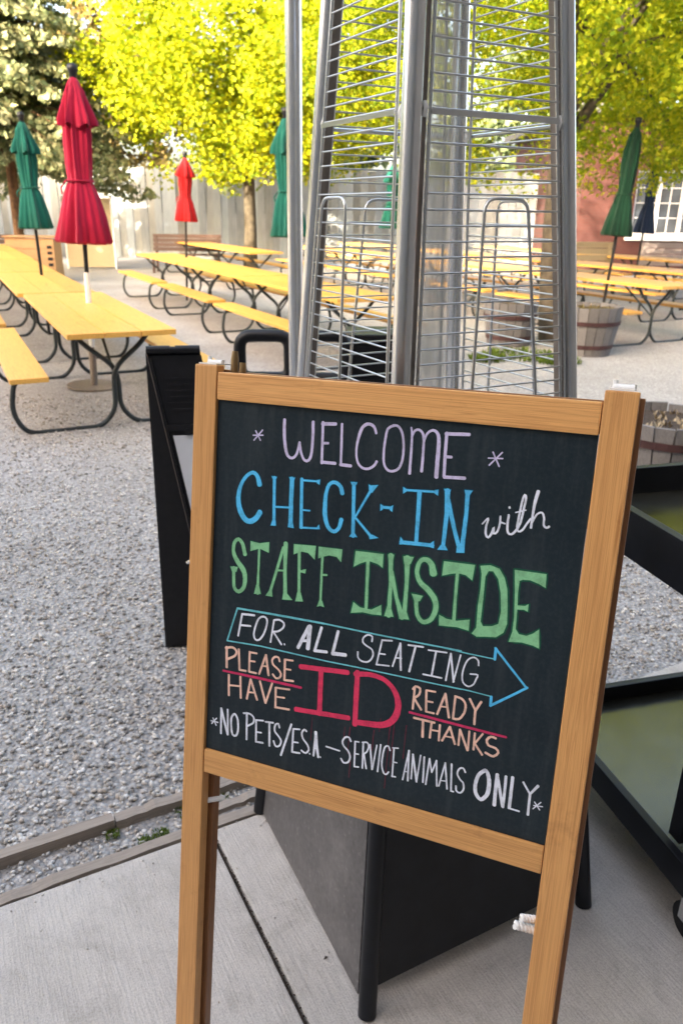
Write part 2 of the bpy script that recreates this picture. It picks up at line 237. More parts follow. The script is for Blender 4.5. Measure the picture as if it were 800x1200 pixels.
BH = 8.8   # height of the unseen building added behind the viewer to shade the foreground
CHALK = [
('chalk_star', 'small chalk star left of the word WELCOME', 'lav', [(1,[(1036,-900,22),(1122,-1033,22)]),(1,[(1148,-880,22),(1015,-1040,22)]),(1,[(997,-970,20),(1160,-954,20)])]),
('chalk_star', 'small chalk star right of the word WELCOME', 'lav', [(1,[(4522,-840,20),(4621,-1018,20)]),(1,[(4642,-832,20),(4490,-1016,21)]),(1,[(4469,-924,19),(4656,-910,19)])]),
('chalk_star', 'small chalk star before the word NO', 'white', [(1,[(498,-5567,23),(562,-5680,22)]),(1,[(565,-5554,22),(478,-5668,23)]),(1,[(460,-5624,21),(594,-5620,21)])]),
('chalk_star', 'small chalk star after the word ONLY', 'white', [(1,[(5584,-5515,17),(5664,-5612,17)]),(1,[(5667,-5496,17),(5575,-5620,17)]),(1,[(5578,-5569,16),(5696,-5552,16)])]),
('chalk_word', 'word WELCOME in lavender chalk', 'lav', [(1,[(1496,-696,47),(1497,-727,47),(1498,-758,48),(1498,-788,48),(1499,-820,49),(1501,-851,50),(1503,-883,50),(1506,-916,51),(1510,-952,50),(1515,-987,50),(1520,-1022,49),(1525,-1054,49),(1531,-1084,48),(1539,-1115,47),(1548,-1144,47),(1557,-1170,46),(1567,-1191,45),(1578,-1209,44),(1614,-1234,42),(1652,-1234,41),(1676,-1222,40),(1700,-1199,39),(1720,-1166,38),(1727,-1143,38),(1734,-1116,37),(1739,-1087,36),(1744,-1056,36),(1749,-1025,35),(1754,-996,35)]),(1,[(1754,-996,35),(1760,-1022,35),(1765,-1049,36),(1771,-1076,36),(1776,-1102,37),(1783,-1127,37),(1790,-1149,38),(1803,-1179,38),(1817,-1206,39),(1832,-1229,39),(1847,-1244,40),(1881,-1253,40),(1913,-1237,41),(1926,-1220,41),(1936,-1197,42),(1945,-1168,42),(1951,-1131,43),(1954,-1101,43),(1956,-1067,44),(1957,-1029,44),(1957,-989,45),(1957,-950,45),(1957,-911,45),(1956,-874,45),(1955,-837,45),(1953,-799,45),(1951,-761,45),(1949,-723,45),(1948,-686,45)]),(1,[(2100,-677,41),(2120,-1256,41)]),(1,[(2092,-703,49),(2297,-684,48)]),(1,[(2110,-972,37),(2199,-963,37)]),(1,[(2115,-1242,45),(2327,-1236,45)]),(1,[(2391,-675,37),(2413,-1245,37)]),(1,[(2405,-1245,44),(2565,-1245,44)]),(1,[(2904,-755,35),(2893,-725,37),(2882,-695,39),(2867,-671,40),(2843,-653,42),(2814,-641,44),(2785,-638,45),(2757,-645,46),(2729,-661,46),(2704,-686,45),(2692,-707,45),(2680,-733,44),(2671,-761,44),(2662,-792,43),(2654,-824,42),(2648,-852,40),(2643,-882,38),(2638,-913,37),(2634,-944,35),(2632,-975,33),(2631,-1004,33),(2632,-1033,33),(2634,-1062,33),(2637,-1090,33),(2642,-1116,33),(2648,-1141,33),(2655,-1163,33),(2669,-1191,33),(2687,-1215,34),(2708,-1234,34),(2729,-1248,35),(2760,-1258,35),(2793,-1260,36),(2825,-1255,36),(2853,-1244,37),(2880,-1226,37),(2902,-1207,38),(2918,-1186,38),(2930,-1163,38),(2942,-1140,39)]),(1,[(3156,-626,35),(3126,-635,35),(3094,-652,35),(3068,-678,35),(3059,-700,35),(3053,-728,35),(3049,-758,35),(3046,-789,35),(3043,-820,35),(3041,-846,35),(3038,-872,35),(3036,-899,35),(3035,-926,35),(3034,-953,35),(3034,-979,35),(3034,-1006,35),(3035,-1034,35),(3036,-1062,35),(3038,-1089,35),(3041,-1115,35),(3045,-1137,35),(3054,-1166,35),(3066,-1192,35),(3080,-1212,35),(3096,-1229,35),(3119,-1244,35),(3145,-1251,35),(3172,-1250,35),(3202,-1242,35),(3234,-1227,35),(3261,-1204,35),(3276,-1182,35),(3288,-1155,35),(3298,-1125,35),(3306,-1090,34),(3310,-1064,34),(3312,-1036,34),(3314,-1006,34),(3314,-975,34),(3314,-944,34),(3313,-915,34),(3310,-885,34),(3307,-855,34),(3303,-825,34),(3298,-796,34),(3292,-768,34),(3285,-744,34),(3275,-717,34),(3263,-692,34),(3250,-670,34),(3236,-652,34),(3221,-637,34),(3194,-624,34),(3165,-622,35),(3138,-626,35)]),(1,[(3397,-629,24),(3401,-652,26),(3406,-672,28),(3411,-696,30),(3415,-731,31),(3417,-763,33),(3418,-800,34),(3420,-841,35),(3421,-884,36),(3422,-928,36),(3423,-973,37),(3424,-1017,38),(3425,-1063,38),(3425,-1110,39),(3425,-1157,40),(3426,-1205,40),(3426,-1252,41)]),(1,[(3411,-757,31),(3421,-733,31),(3429,-708,32),(3439,-685,32),(3450,-667,33),(3480,-650,33),(3511,-649,33),(3531,-659,34),(3551,-676,34),(3566,-699,35),(3574,-720,35),(3579,-746,36),(3583,-773,36),(3588,-800,37)]),(1,[(3585,-794,34),(3586,-825,34),(3587,-856,35),(3588,-887,35),(3590,-918,36),(3591,-950,37),(3591,-983,37),(3592,-1018,38),(3592,-1053,39),(3592,-1090,41),(3592,-1127,42),(3591,-1164,43),(3591,-1200,44)]),(1,[(3583,-812,27),(3591,-786,28),(3598,-758,29),(3606,-732,30),(3614,-707,31),(3625,-687,32),(3648,-662,33),(3674,-645,34),(3700,-637,36),(3724,-641,39),(3747,-654,41),(3765,-674,44),(3775,-691,46),(3782,-711,48),(3788,-737,50),(3792,-773,51),(3794,-805,52),(3795,-842,53),(3796,-884,54),(3796,-927,55),(3796,-971,56),(3797,-1012,56),(3798,-1052,57),(3799,-1093,57),(3799,-1133,57),(3800,-1173,57),(3801,-1213,57),(3802,-1254,57)]),(1,[(3889,-653,43),(3895,-967,43),(3906,-1233,43)]),(1,[(3878,-666,46),(4191,-645,45)]),(1,[(3902,-970,40),(3982,-965,39)]),(1,[(3907,-1241,46),(4188,-1224,45)])]),
('chalk_word', 'word CHECK-IN in blue chalk with flared serifs', 'blue', [(1,[(1141,-1686,81),(1131,-1656,77),(1123,-1625,73),(1113,-1596,68),(1100,-1572,64),(1079,-1546,60),(1053,-1527,58),(1024,-1520,55),(992,-1528,53),(957,-1548,51),(923,-1578,50),(904,-1600,51),(884,-1627,52),(864,-1656,53),(847,-1688,53),(832,-1720,56),(822,-1748,58),(813,-1778,61),(806,-1808,64),(801,-1839,66),(797,-1870,69),(794,-1900,72),(794,-1930,74),(795,-1959,77),(797,-1989,79),(802,-2018,81),(808,-2046,83),(816,-2073,85),(826,-2101,86),(839,-2128,87),(853,-2154,86),(868,-2179,85),(884,-2201,84),(900,-2219,84),(932,-2245,83),(966,-2261,81),(1001,-2264,80),(1038,-2252,79),(1075,-2228,78),(1107,-2200,79),(1126,-2177,81),(1142,-2151,82),(1156,-2125,84),(1171,-2099,86)]),(1,[(1382,-1548,48),(1395,-1918,48),(1411,-2253,48)]),(0,[(1333,-1536),(1422,-1537),(1407,-1577),(1356,-1579)],[]),(0,[(1382,-2190),(1435,-2186),(1446,-2262),(1357,-2275)],[]),(1,[(1667,-1532,66),(1672,-1881,67),(1684,-2223,67)]),(0,[(1621,-1517),(1716,-1513),(1702,-1556),(1636,-1560)],[]),(0,[(1649,-2190),(1719,-2180),(1737,-2258),(1640,-2257)],[]),(1,[(1407,-1985,28),(1658,-1963,28)]),(1,[(1823,-1519,50),(1838,-1878,50),(1856,-2233,51)]),(1,[(1818,-1538,27),(2091,-1523,27)]),(0,[(2054,-1509),(2113,-1491),(2106,-1570),(2065,-1549)],[]),(1,[(1856,-1970,23),(1979,-1964,23)]),(1,[(1841,-2235,27),(2137,-2203,27)]),(0,[(2108,-2192),(2137,-2146),(2154,-2212),(2102,-2220)],[]),(1,[(2467,-1649,63),(2459,-1624,61),(2451,-1598,59),(2442,-1574,58),(2429,-1553,56),(2404,-1530,54),(2373,-1512,53),(2342,-1505,51),(2312,-1508,49),(2282,-1522,49),(2256,-1547,49),(2245,-1569,49),(2235,-1596,49),(2227,-1626,50),(2221,-1659,51),(2216,-1691,53),(2213,-1717,55),(2211,-1745,57),(2211,-1773,59),(2211,-1802,61),(2211,-1831,62),(2212,-1859,64),(2213,-1887,65),(2214,-1915,66),(2216,-1944,67),(2218,-1972,68),(2222,-1999,67),(2227,-2025,67),(2236,-2057,66),(2246,-2088,65),(2258,-2118,63),(2271,-2145,60),(2286,-2167,57),(2313,-2194,54),(2344,-2210,53),(2373,-2215,53),(2401,-2205,53),(2427,-2182,52),(2448,-2153,53),(2459,-2125,54),(2466,-2092,56),(2472,-2057,58),(2479,-2023,60)]),(1,[(2630,-1482,51),(2651,-1855,51),(2672,-2241,52)]),(0,[(2579,-1469),(2683,-1463),(2670,-1497),(2597,-1506)],[]),(0,[(2646,-2204),(2700,-2196),(2739,-2242),(2614,-2253)],[]),(1,[(2899,-1530,39),(2689,-1951,26)]),(0,[(2851,-1471),(2884,-1482),(2992,-1461),(2911,-1583),(2865,-1574)],[]),(1,[(2691,-1969,29),(2941,-2200,40)]),(0,[(2905,-2180),(2958,-2172),(3057,-2205),(2925,-2243)],[]),(1,[(3068,-1765,39),(3212,-1756,39)]),(0,[(3046,-1724),(3087,-1741),(3084,-1795),(3050,-1822)],[]),(0,[(3197,-1737),(3231,-1714),(3224,-1812),(3185,-1785)],[]),(1,[(3377,-1485,31),(3835,-1451,30)]),(0,[(3352,-1446),(3409,-1467),(3408,-1499),(3359,-1537)],[]),(0,[(3800,-1432),(3848,-1418),(3849,-1502),(3796,-1474)],[]),(1,[(3589,-1487,61),(3598,-1826,56),(3604,-2175,52)]),(1,[(3385,-2214,53),(3842,-2191,51)]),(0,[(3374,-2138),(3412,-2181),(3406,-2244),(3365,-2250)],[]),(0,[(3807,-2164),(3850,-2125),(3860,-2227),(3812,-2224)],[]),(1,[(3973,-1415,73),(3992,-1735,60),(3983,-2197,50)]),(0,[(3924,-1398),(4019,-1397),(4012,-1436),(3939,-1438)],[]),(0,[(3951,-2166),(4016,-2167),(4053,-2225),(3908,-2238)],[]),(1,[(3991,-1543,66),(4110,-1912,53),(4218,-2204,56)]),(1,[(4246,-1406,58),(4255,-1699,52),(4244,-2200,66)]),(0,[(4202,-1377),(4312,-1373),(4280,-1436),(4218,-1437)],[]),(0,[(4172,-2167),(4280,-2154),(4283,-2224),(4172,-2238)],[])]),
('chalk_word', 'word with in white chalk script', 'white', [(1,[(4480,-1800,19),(4500,-1773,21),(4521,-1743,22),(4540,-1719,23),(4551,-1712,25),(4553,-1726,26),(4547,-1757,28),(4539,-1794,29),(4534,-1826,29),(4533,-1854,30),(4534,-1883,30),(4536,-1909,31),(4540,-1929,31),(4557,-1959,32),(4578,-1967,32),(4592,-1953,31),(4605,-1928,30),(4617,-1901,30),(4625,-1869,29),(4631,-1835,29),(4636,-1820,29),(4637,-1841,29),(4637,-1880,29),(4641,-1906,29),(4663,-1901,29),(4687,-1873,28),(4695,-1851,28),(4701,-1824,28),(4706,-1794,28),(4709,-1766,27),(4710,-1741,27),(4709,-1715,26),(4708,-1689,26),(4707,-1664,25)]),(1,[(4715,-1740,25),(4745,-1747,24),(4775,-1753,22)]),(1,[(4812,-1632,31),(4811,-1656,31),(4809,-1681,31),(4808,-1705,31),(4808,-1729,31),(4808,-1752,31),(4810,-1782,31),(4813,-1813,31),(4818,-1840,31),(4825,-1861,31),(4846,-1881,31),(4872,-1880,31),(4889,-1869,31),(4907,-1849,31),(4924,-1824,31),(4934,-1806,31),(4944,-1786,31),(4953,-1764,31),(4962,-1739,31),(4970,-1712,31),(4975,-1686,31),(4979,-1658,31),(4982,-1628,30),(4986,-1598,30),(4989,-1568,30),(4992,-1540,30),(4995,-1512,30),(4999,-1483,29),(5002,-1455,29),(5005,-1429,29),(5007,-1405,29),(5007,-1386,29),(4999,-1348,29),(4986,-1342,28),(4980,-1355,28),(4973,-1378,28),(4967,-1408,28),(4961,-1443,28),(4958,-1470,28),(4955,-1501,28),(4952,-1534,28),(4949,-1568,28),(4946,-1601,28),(4944,-1631,28),(4941,-1663,28),(4938,-1693,28),(4936,-1721,28),(4934,-1746,28),(4935,-1768,28),(4941,-1809,28),(4955,-1830,28),(4978,-1827,28),(5005,-1805,28),(5017,-1787,28),(5029,-1764,28),(5041,-1739,28),(5052,-1717,28),(5066,-1691,28),(5080,-1667,27),(5093,-1643,27)]),(1,[(4809,-1527,28),(4813,-1540,28)]),(1,[(4895,-1587,17),(5024,-1538,17)]),(1,[(5149,-1276,45),(5144,-1300,45),(5140,-1324,44),(5136,-1347,44),(5132,-1371,43),(5128,-1395,43),(5125,-1421,42),(5122,-1448,40),(5120,-1475,38),(5118,-1504,36),(5117,-1533,34),(5116,-1561,32),(5115,-1590,30),(5114,-1618,30),(5113,-1646,30),(5113,-1674,30),(5112,-1702,30),(5112,-1731,30),(5111,-1759,31)]),(1,[(5115,-1691,24),(5125,-1666,25),(5135,-1640,25),(5145,-1615,25),(5156,-1592,26),(5166,-1574,26),(5187,-1554,26),(5209,-1544,26),(5228,-1544,27),(5246,-1565,27),(5259,-1603,27),(5262,-1627,28),(5262,-1655,28),(5263,-1682,28),(5267,-1703,29),(5285,-1724,29),(5306,-1730,29),(5321,-1723,30),(5335,-1709,30)])]),
('chalk_word', 'word STAFF in light green chalk with wide serifs', 'green', [(1,[(949,-2784,63),(940,-2752,62),(931,-2719,61),(923,-2686,60),(913,-2657,59),(902,-2632,59),(879,-2597,57),(853,-2573,55),(827,-2563,54),(801,-2573,52),(775,-2599,51),(757,-2634,52),(750,-2659,52),(747,-2690,53),(745,-2722,54),(747,-2755,55),(753,-2785,59),(762,-2813,64),(775,-2840,68),(791,-2866,72),(809,-2891,76),(826,-2914,78),(849,-2940,79),(875,-2963,81),(899,-2985,83),(920,-3010,84),(936,-3038,82),(950,-3067,79),(960,-3099,76),(966,-3133,74),(968,-3165,71),(968,-3200,69),(966,-3236,67),(960,-3270,64),(952,-3298,62),(928,-3338,59),(897,-3370,58),(866,-3385,58),(837,-3381,57),(808,-3360,56),(787,-3328,55),(779,-3302,55),(775,-3270,54),(773,-3235,53),(772,-3200,52),(770,-3167,51),(769,-3137,53),(768,-3108,54),(768,-3079,56),(768,-3050,58),(768,-3021,60)]),(0,[(704,-3012),(834,-2998),(816,-3078),(740,-3091)],[]),(0,[(1035,-2561),(1189,-2573),(1351,-2528),(1351,-2693),(1193,-2651),(1039,-2716)],[]),(1,[(1188,-2636,37),(1190,-3014,33),(1195,-3356,46)]),(0,[(1166,-3220),(1209,-3212),(1252,-3354),(1134,-3371)],[]),(1,[(1589,-2573,44),(1497,-2942,42),(1399,-3319,41)]),(1,[(1623,-2506,68),(1633,-2899,56),(1663,-3331,60)]),(1,[(1512,-2936,28),(1626,-2924,28)]),(0,[(1396,-3259),(1435,-3264),(1449,-3358),(1332,-3363)],[]),(0,[(1626,-3277),(1689,-3266),(1784,-3352),(1614,-3372)],[]),(0,[(1757,-2497),(2111,-2468),(2105,-2677),(1992,-2591),(1892,-2588),(1831,-2613),(1762,-2651)],[]),(1,[(1849,-2571,47),(1886,-3289,44)]),(1,[(1876,-2890,35),(1940,-2883,35)]),(0,[(1918,-2859),(1975,-2842),(1967,-2909),(1925,-2905)],[]),(0,[(1856,-3216),(1911,-3210),(1957,-3340),(1831,-3359)],[]),(0,[(2155,-2472),(2525,-2455),(2519,-2646),(2446,-2578),(2325,-2575),(2226,-2613),(2159,-2647)],[]),(1,[(2224,-2585,38),(2229,-2902,35),(2238,-3329,35)]),(1,[(2234,-2882,31),(2309,-2873,31)]),(0,[(2218,-3274),(2263,-3270),(2302,-3364),(2243,-3352),(2187,-3378)],[])]),
('chalk_word', 'word INSIDE in light green chalk with wide serifs', 'green', [(0,[(2729,-2443),(3146,-2425),(3151,-2624),(3074,-2581),(2933,-2556),(2806,-2618),(2716,-2679)],[]),(1,[(2925,-2550,51),(2938,-2906,44),(2950,-3266,44)]),(0,[(2751,-3199),(2859,-3260),(3032,-3261),(3172,-3166),(3188,-3315),(3038,-3329),(2900,-3325),(2724,-3367)],[]),(1,[(3256,-2422,71),(3288,-2806,53),(3295,-3304,61)]),(0,[(3214,-2418),(3304,-2407),(3295,-2489),(3228,-2497)],[]),(0,[(3261,-3168),(3314,-3158),(3368,-3303),(3231,-3318)],[]),(1,[(3287,-2657,60),(3387,-3013,50),(3496,-3284,89)]),(1,[(3499,-2419,84),(3519,-2766,53),(3524,-3278,60)]),(0,[(3439,-2407),(3590,-2393),(3551,-2502),(3459,-2510)],[]),(0,[(3450,-3189),(3543,-3171),(3599,-3299),(3453,-3313)],[]),(1,[(3886,-2583,102),(3878,-2555,98),(3871,-2527,94),(3864,-2499,90),(3856,-2474,87),(3845,-2453,83),(3827,-2433,79),(3805,-2417,76),(3783,-2406,73),(3762,-2402,69),(3733,-2405,66),(3705,-2418,63),(3683,-2444,60),(3672,-2467,59),(3663,-2497,60),(3656,-2530,60),(3652,-2564,61),(3652,-2595,61),(3657,-2624,62),(3665,-2652,63),(3676,-2680,65),(3691,-2707,68),(3709,-2732,70),(3728,-2751,72),(3751,-2769,74),(3776,-2786,76),(3802,-2802,77),(3826,-2819,78),(3847,-2836,79),(3870,-2857,80),(3891,-2879,81),(3910,-2900,82),(3927,-2923,81),(3940,-2948,80),(3950,-2974,78),(3958,-3002,77),(3963,-3032,76),(3964,-3061,75),(3963,-3091,74),(3958,-3117,72),(3951,-3144,71),(3941,-3172,69),(3929,-3199,67),(3917,-3222,66),(3903,-3242,65),(3879,-3264,64),(3851,-3280,63),(3823,-3290,62),(3797,-3291,61),(3773,-3282,60),(3751,-3264,59),(3732,-3240,58),(3715,-3213,56),(3705,-3188,55),(3698,-3160,54),(3692,-3129,53),(3688,-3099,53),(3684,-3070,54),(3681,-3043,56),(3679,-3017,58),(3678,-2992,59),(3677,-2967,61),(3676,-2941,63)]),(0,[(3603,-2917),(3767,-2921),(3730,-3005),(3653,-3020)],[]),(0,[(4016,-2383),(4442,-2366),(4426,-2586),(4332,-2527),(4225,-2517),(4121,-2545),(4007,-2590)],[]),(1,[(4216,-2511,46),(4221,-2835,40),(4230,-3199,47)]),(0,[(4020,-3144),(4129,-3182),(4273,-3183),(4446,-3131),(4448,-3291),(4282,-3273),(4031,-3298)],[]),(0,[(4513,-2365),(4648,-2335),(4770,-2364),(4850,-2473),(4900,-2622),(4928,-2847),(4948,-3093),(4914,-3225),(4820,-3308),(4683,-3327),(4562,-3352),(4492,-3319),(4546,-3227),(4536,-2921),(4548,-2668),(4542,-2473)],[(4596,-2499),(4599,-2820),(4595,-3127),(4633,-3188),(4753,-3164),(4834,-3116),(4852,-2933),(4819,-2690),(4768,-2505),(4690,-2412),(4631,-2419)]),(0,[(4967,-2344),(5375,-2334),(5386,-2518),(5300,-2481),(5182,-2450),(5083,-2460),(5046,-2484),(5044,-2649),(5056,-2816),(5155,-2804),(5195,-2772),(5197,-2877),(5145,-2859),(5059,-2872),(5063,-2999),(5068,-3140),(5116,-3202),(5217,-3206),(5295,-3158),(5367,-3087),(5397,-3347),(5314,-3322),(5161,-3309),(4994,-3335),(5029,-3184),(5029,-2970),(5001,-2622)],[])]),
('chalk_word', 'words FOR ALL SEATING in white chalk inside the arrow', 'white', [(1,[(947,-3726,32),(892,-4094,32)]),(1,[(947,-3730,36),(1159,-3709,36)]),(1,[(929,-3912,32),(1102,-3894,32)]),(1,[(1314,-3700,31),(1276,-3713,31),(1239,-3745,31),(1224,-3770,31),(1211,-3800,31),(1200,-3833,31),(1190,-3868,31),(1182,-3897,31),(1175,-3929,31),(1169,-3962,32),(1165,-3992,32),(1164,-4018,32),(1174,-4064,32),(1195,-4090,32),(1223,-4099,31),(1257,-4085,31),(1281,-4061,31),(1307,-4025,31),(1329,-3984,31),(1341,-3956,31),(1352,-3924,31),(1362,-3891,31),(1370,-3859,31),(1376,-3831,31),(1381,-3790,31),(1381,-3755,31),(1375,-3729,31),(1349,-3705,31),(1314,-3700,31)]),(1,[(1497,-3721,29),(1456,-4081,29)]),(1,[(1497,-3721,31),(1528,-3711,31),(1558,-3702,31),(1587,-3699,31),(1631,-3710,30),(1663,-3733,30),(1670,-3766,30),(1658,-3805,30),(1637,-3832,30),(1606,-3860,31),(1576,-3882,31),(1535,-3897,31),(1494,-3905,31)]),(1,[(1501,-3912,31),(1642,-4079,31)]),(1,[(1690,-4057,24),(1696,-4072,24)]),(1,[(2075,-3707,55),(1922,-4069,56)]),(1,[(2095,-3697,67),(2082,-4051,67)]),(1,[(2006,-3942,44),(2100,-3926,43)]),(1,[(2282,-3679,43),(2196,-4057,43)]),(1,[(2192,-4060,47),(2389,-4038,47)]),(1,[(2549,-3685,46),(2486,-4035,46)]),(1,[(2482,-4042,58),(2689,-4021,57)]),(1,[(3079,-3732,26),(3082,-3689,26),(3077,-3655,26),(3045,-3641,26),(3007,-3644,26),(2972,-3668,26),(2946,-3701,26),(2937,-3736,26),(2943,-3770,26),(2960,-3787,26),(2984,-3801,26),(3010,-3815,26),(3039,-3826,26),(3070,-3838,26),(3093,-3856,26),(3106,-3883,26),(3112,-3916,26),(3110,-3949,26),(3097,-3984,26),(3075,-4019,26),(3048,-4045,26),(3017,-4058,26),(2982,-4062,26),(2950,-4059,26),(2913,-4045,26),(2887,-4018,26),(2879,-3992,26),(2878,-3962,26),(2876,-3931,26)]),(1,[(3231,-3674,25),(3175,-4059,26)]),(1,[(3232,-3678,25),(3379,-3658,25)]),(1,[(3204,-3887,24),(3293,-3881,24)]),(1,[(3171,-4060,26),(3365,-4040,25)]),(1,[(3503,-3669,25),(3417,-4035,25)]),(1,[(3503,-3669,32),(3544,-4064,32)]),(1,[(3453,-3897,22),(3540,-3886,21)]),(1,[(3621,-3669,28),(3839,-3653,28)]),(1,[(3728,-3669,32),(3668,-4056,32)]),(1,[(3916,-3682,24),(4178,-3664,24)]),(1,[(4027,-3681,29),(3996,-4045,29)]),(1,[(3872,-4050,26),(4141,-4046,26)]),(1,[(4236,-3664,24),(4202,-4068,24)]),(1,[(4236,-3664,29),(4314,-4061,29)]),(1,[(4374,-3656,23),(4309,-4069,24)]),(1,[(4633,-3752,23),(4631,-3717,23),(4623,-3686,23),(4606,-3668,23),(4584,-3654,23),(4560,-3649,23),(4535,-3657,23),(4509,-3673,23),(4485,-3697,23),(4471,-3720,23),(4458,-3748,23),(4448,-3779,23),(4439,-3810,23),(4434,-3836,23),(4429,-3864,23),(4426,-3892,23),(4424,-3920,23),(4424,-3945,23),(4427,-3982,23),(4435,-4016,23),(4448,-4043,23),(4470,-4063,23),(4497,-4077,23),(4524,-4081,23),(4548,-4073,23),(4572,-4055,23),(4591,-4034,23),(4603,-4010,23),(4612,-3983,23),(4618,-3956,23),(4634,-3916,23),(4633,-3888,23),(4616,-3885,23),(4590,-3888,23),(4560,-3893,23),(4532,-3897,23)])]),
('chalk_word', 'word PLEASE in peach chalk', 'peach', [(1,[(696,-4320,44),(711,-4652,44)]),(1,[(681,-4339,39),(722,-4324,39),(763,-4309,39),(799,-4303,39),(832,-4311,39),(859,-4329,39),(875,-4350,39),(876,-4387,39),(851,-4429,39),(826,-4450,39),(791,-4472,39),(753,-4494,39),(717,-4516,39)]),(1,[(914,-4310,37),(942,-4643,37)]),(1,[(942,-4643,37),(1056,-4638,36)]),(1,[(1108,-4311,36),(1113,-4636,36)]),(1,[(1108,-4317,32),(1231,-4311,32)]),(1,[(1115,-4456,30),(1205,-4451,30)]),(1,[(1113,-4636,34),(1237,-4633,34)]),(1,[(1391,-4302,35),(1289,-4634,36)]),(1,[(1391,-4302,40),(1453,-4618,40)]),(1,[(1342,-4490,27),(1430,-4481,27)]),(1,[(1628,-4354,33),(1620,-4321,33),(1607,-4296,33),(1576,-4291,33),(1541,-4300,33),(1516,-4327,33),(1501,-4361,33),(1504,-4395,33),(1522,-4429,33),(1547,-4448,33),(1579,-4465,33),(1607,-4483,33),(1640,-4513,33),(1661,-4544,33),(1661,-4578,33),(1647,-4609,33),(1618,-4631,33),(1583,-4638,33),(1553,-4617,33),(1524,-4585,33)]),(1,[(1717,-4303,37),(1725,-4633,37)]),(1,[(1717,-4305,31),(1850,-4293,30)]),(1,[(1721,-4453,29),(1823,-4447,28)]),(1,[(1725,-4633,35),(1876,-4617,34)])]),
('chalk_word', 'word HAVE in peach chalk', 'peach', [(1,[(756,-4770,37),(771,-5112,37)]),(1,[(763,-4941,31),(978,-4912,30)]),(1,[(963,-4755,37),(987,-5104,37)]),(1,[(1146,-4756,36),(1094,-5093,37)]),(1,[(1146,-4756,38),(1275,-5066,38)]),(1,[(1125,-4974,28),(1231,-4961,28)]),(1,[(1311,-4750,38),(1425,-5083,38)]),(1,[(1522,-4736,35),(1425,-5083,36)]),(1,[(1587,-4790,37),(1599,-5115,37)]),(1,[(1587,-4790,31),(1820,-4767,31)]),(1,[(1595,-4936,29),(1742,-4922,29)]),(1,[(1592,-5112,35),(1833,-5089,35)])]),
('chalk_word', 'large word ID in pink chalk', 'pink', [(1,[(1982,-4359,79),(2744,-4282,75)]),(1,[(2320,-4314,78),(2337,-5040,78)]),(1,[(1946,-5059,81),(2808,-4984,76)]),(1,[(2894,-4239,79),(2914,-5062,80)]),(1,[(2864,-4278,79),(2900,-4271,78),(2936,-4262,78),(2973,-4253,77),(3009,-4246,76),(3045,-4240,75),(3080,-4236,75),(3116,-4235,74),(3152,-4236,73),(3188,-4238,73),(3224,-4242,73),(3257,-4249,73),(3289,-4257,73),(3319,-4269,72),(3347,-4283,72),(3374,-4299,72),(3400,-4317,72),(3424,-4337,73),(3446,-4359,75),(3466,-4383,78),(3485,-4410,80),(3502,-4440,83),(3517,-4470,85),(3530,-4501,88),(3540,-4531,90),(3547,-4568,93),(3552,-4605,93),(3552,-4642,94),(3550,-4679,94),(3544,-4715,95),(3535,-4749,96),(3522,-4783,96),(3506,-4816,97),(3487,-4847,98),(3466,-4873,97),(3437,-4902,96),(3403,-4925,96),(3365,-4945,95),(3324,-4961,94),(3293,-4971,93),(3260,-4978,93),(3225,-4984,92),(3189,-4989,91),(3153,-4993,90),(3117,-4998,89),(3082,-5003,89),(3047,-5007,88),(3012,-5010,87),(2977,-5014,86),(2941,-5017,85),(2906,-5021,84)])]),
('chalk_word', 'word READY in peach chalk', 'peach', [(1,[(3770,-4277,33),(3768,-4601,33)]),(1,[(3746,-4306,33),(3760,-4278,33),(3779,-4257,33),(3815,-4255,33),(3847,-4271,33),(3854,-4312,33),(3844,-4362,33),(3825,-4388,33),(3799,-4412,33),(3773,-4435,33)]),(1,[(3781,-4445,35),(3891,-4584,35)]),(1,[(3942,-4277,33),(3964,-4593,33)]),(1,[(3942,-4277,29),(4072,-4269,28)]),(1,[(3950,-4438,29),(4048,-4432,28)]),(1,[(3964,-4593,31),(4080,-4592,30)]),(1,[(4216,-4262,32),(4128,-4593,32)]),(1,[(4216,-4262,36),(4298,-4600,36)]),(1,[(4170,-4463,24),(4271,-4454,24)]),(1,[(4360,-4267,32),(4356,-4597,32)]),(1,[(4355,-4268,34),(4389,-4271,33),(4423,-4274,33),(4452,-4283,33),(4478,-4301,33),(4499,-4326,33),(4513,-4357,33),(4517,-4395,33),(4513,-4439,33),(4504,-4481,33),(4487,-4521,33),(4465,-4559,33),(4440,-4587,34),(4399,-4599,34),(4356,-4599,34)]),(1,[(4561,-4256,33),(4653,-4400,33)]),(1,[(4722,-4262,35),(4654,-4411,35),(4660,-4609,35)])]),
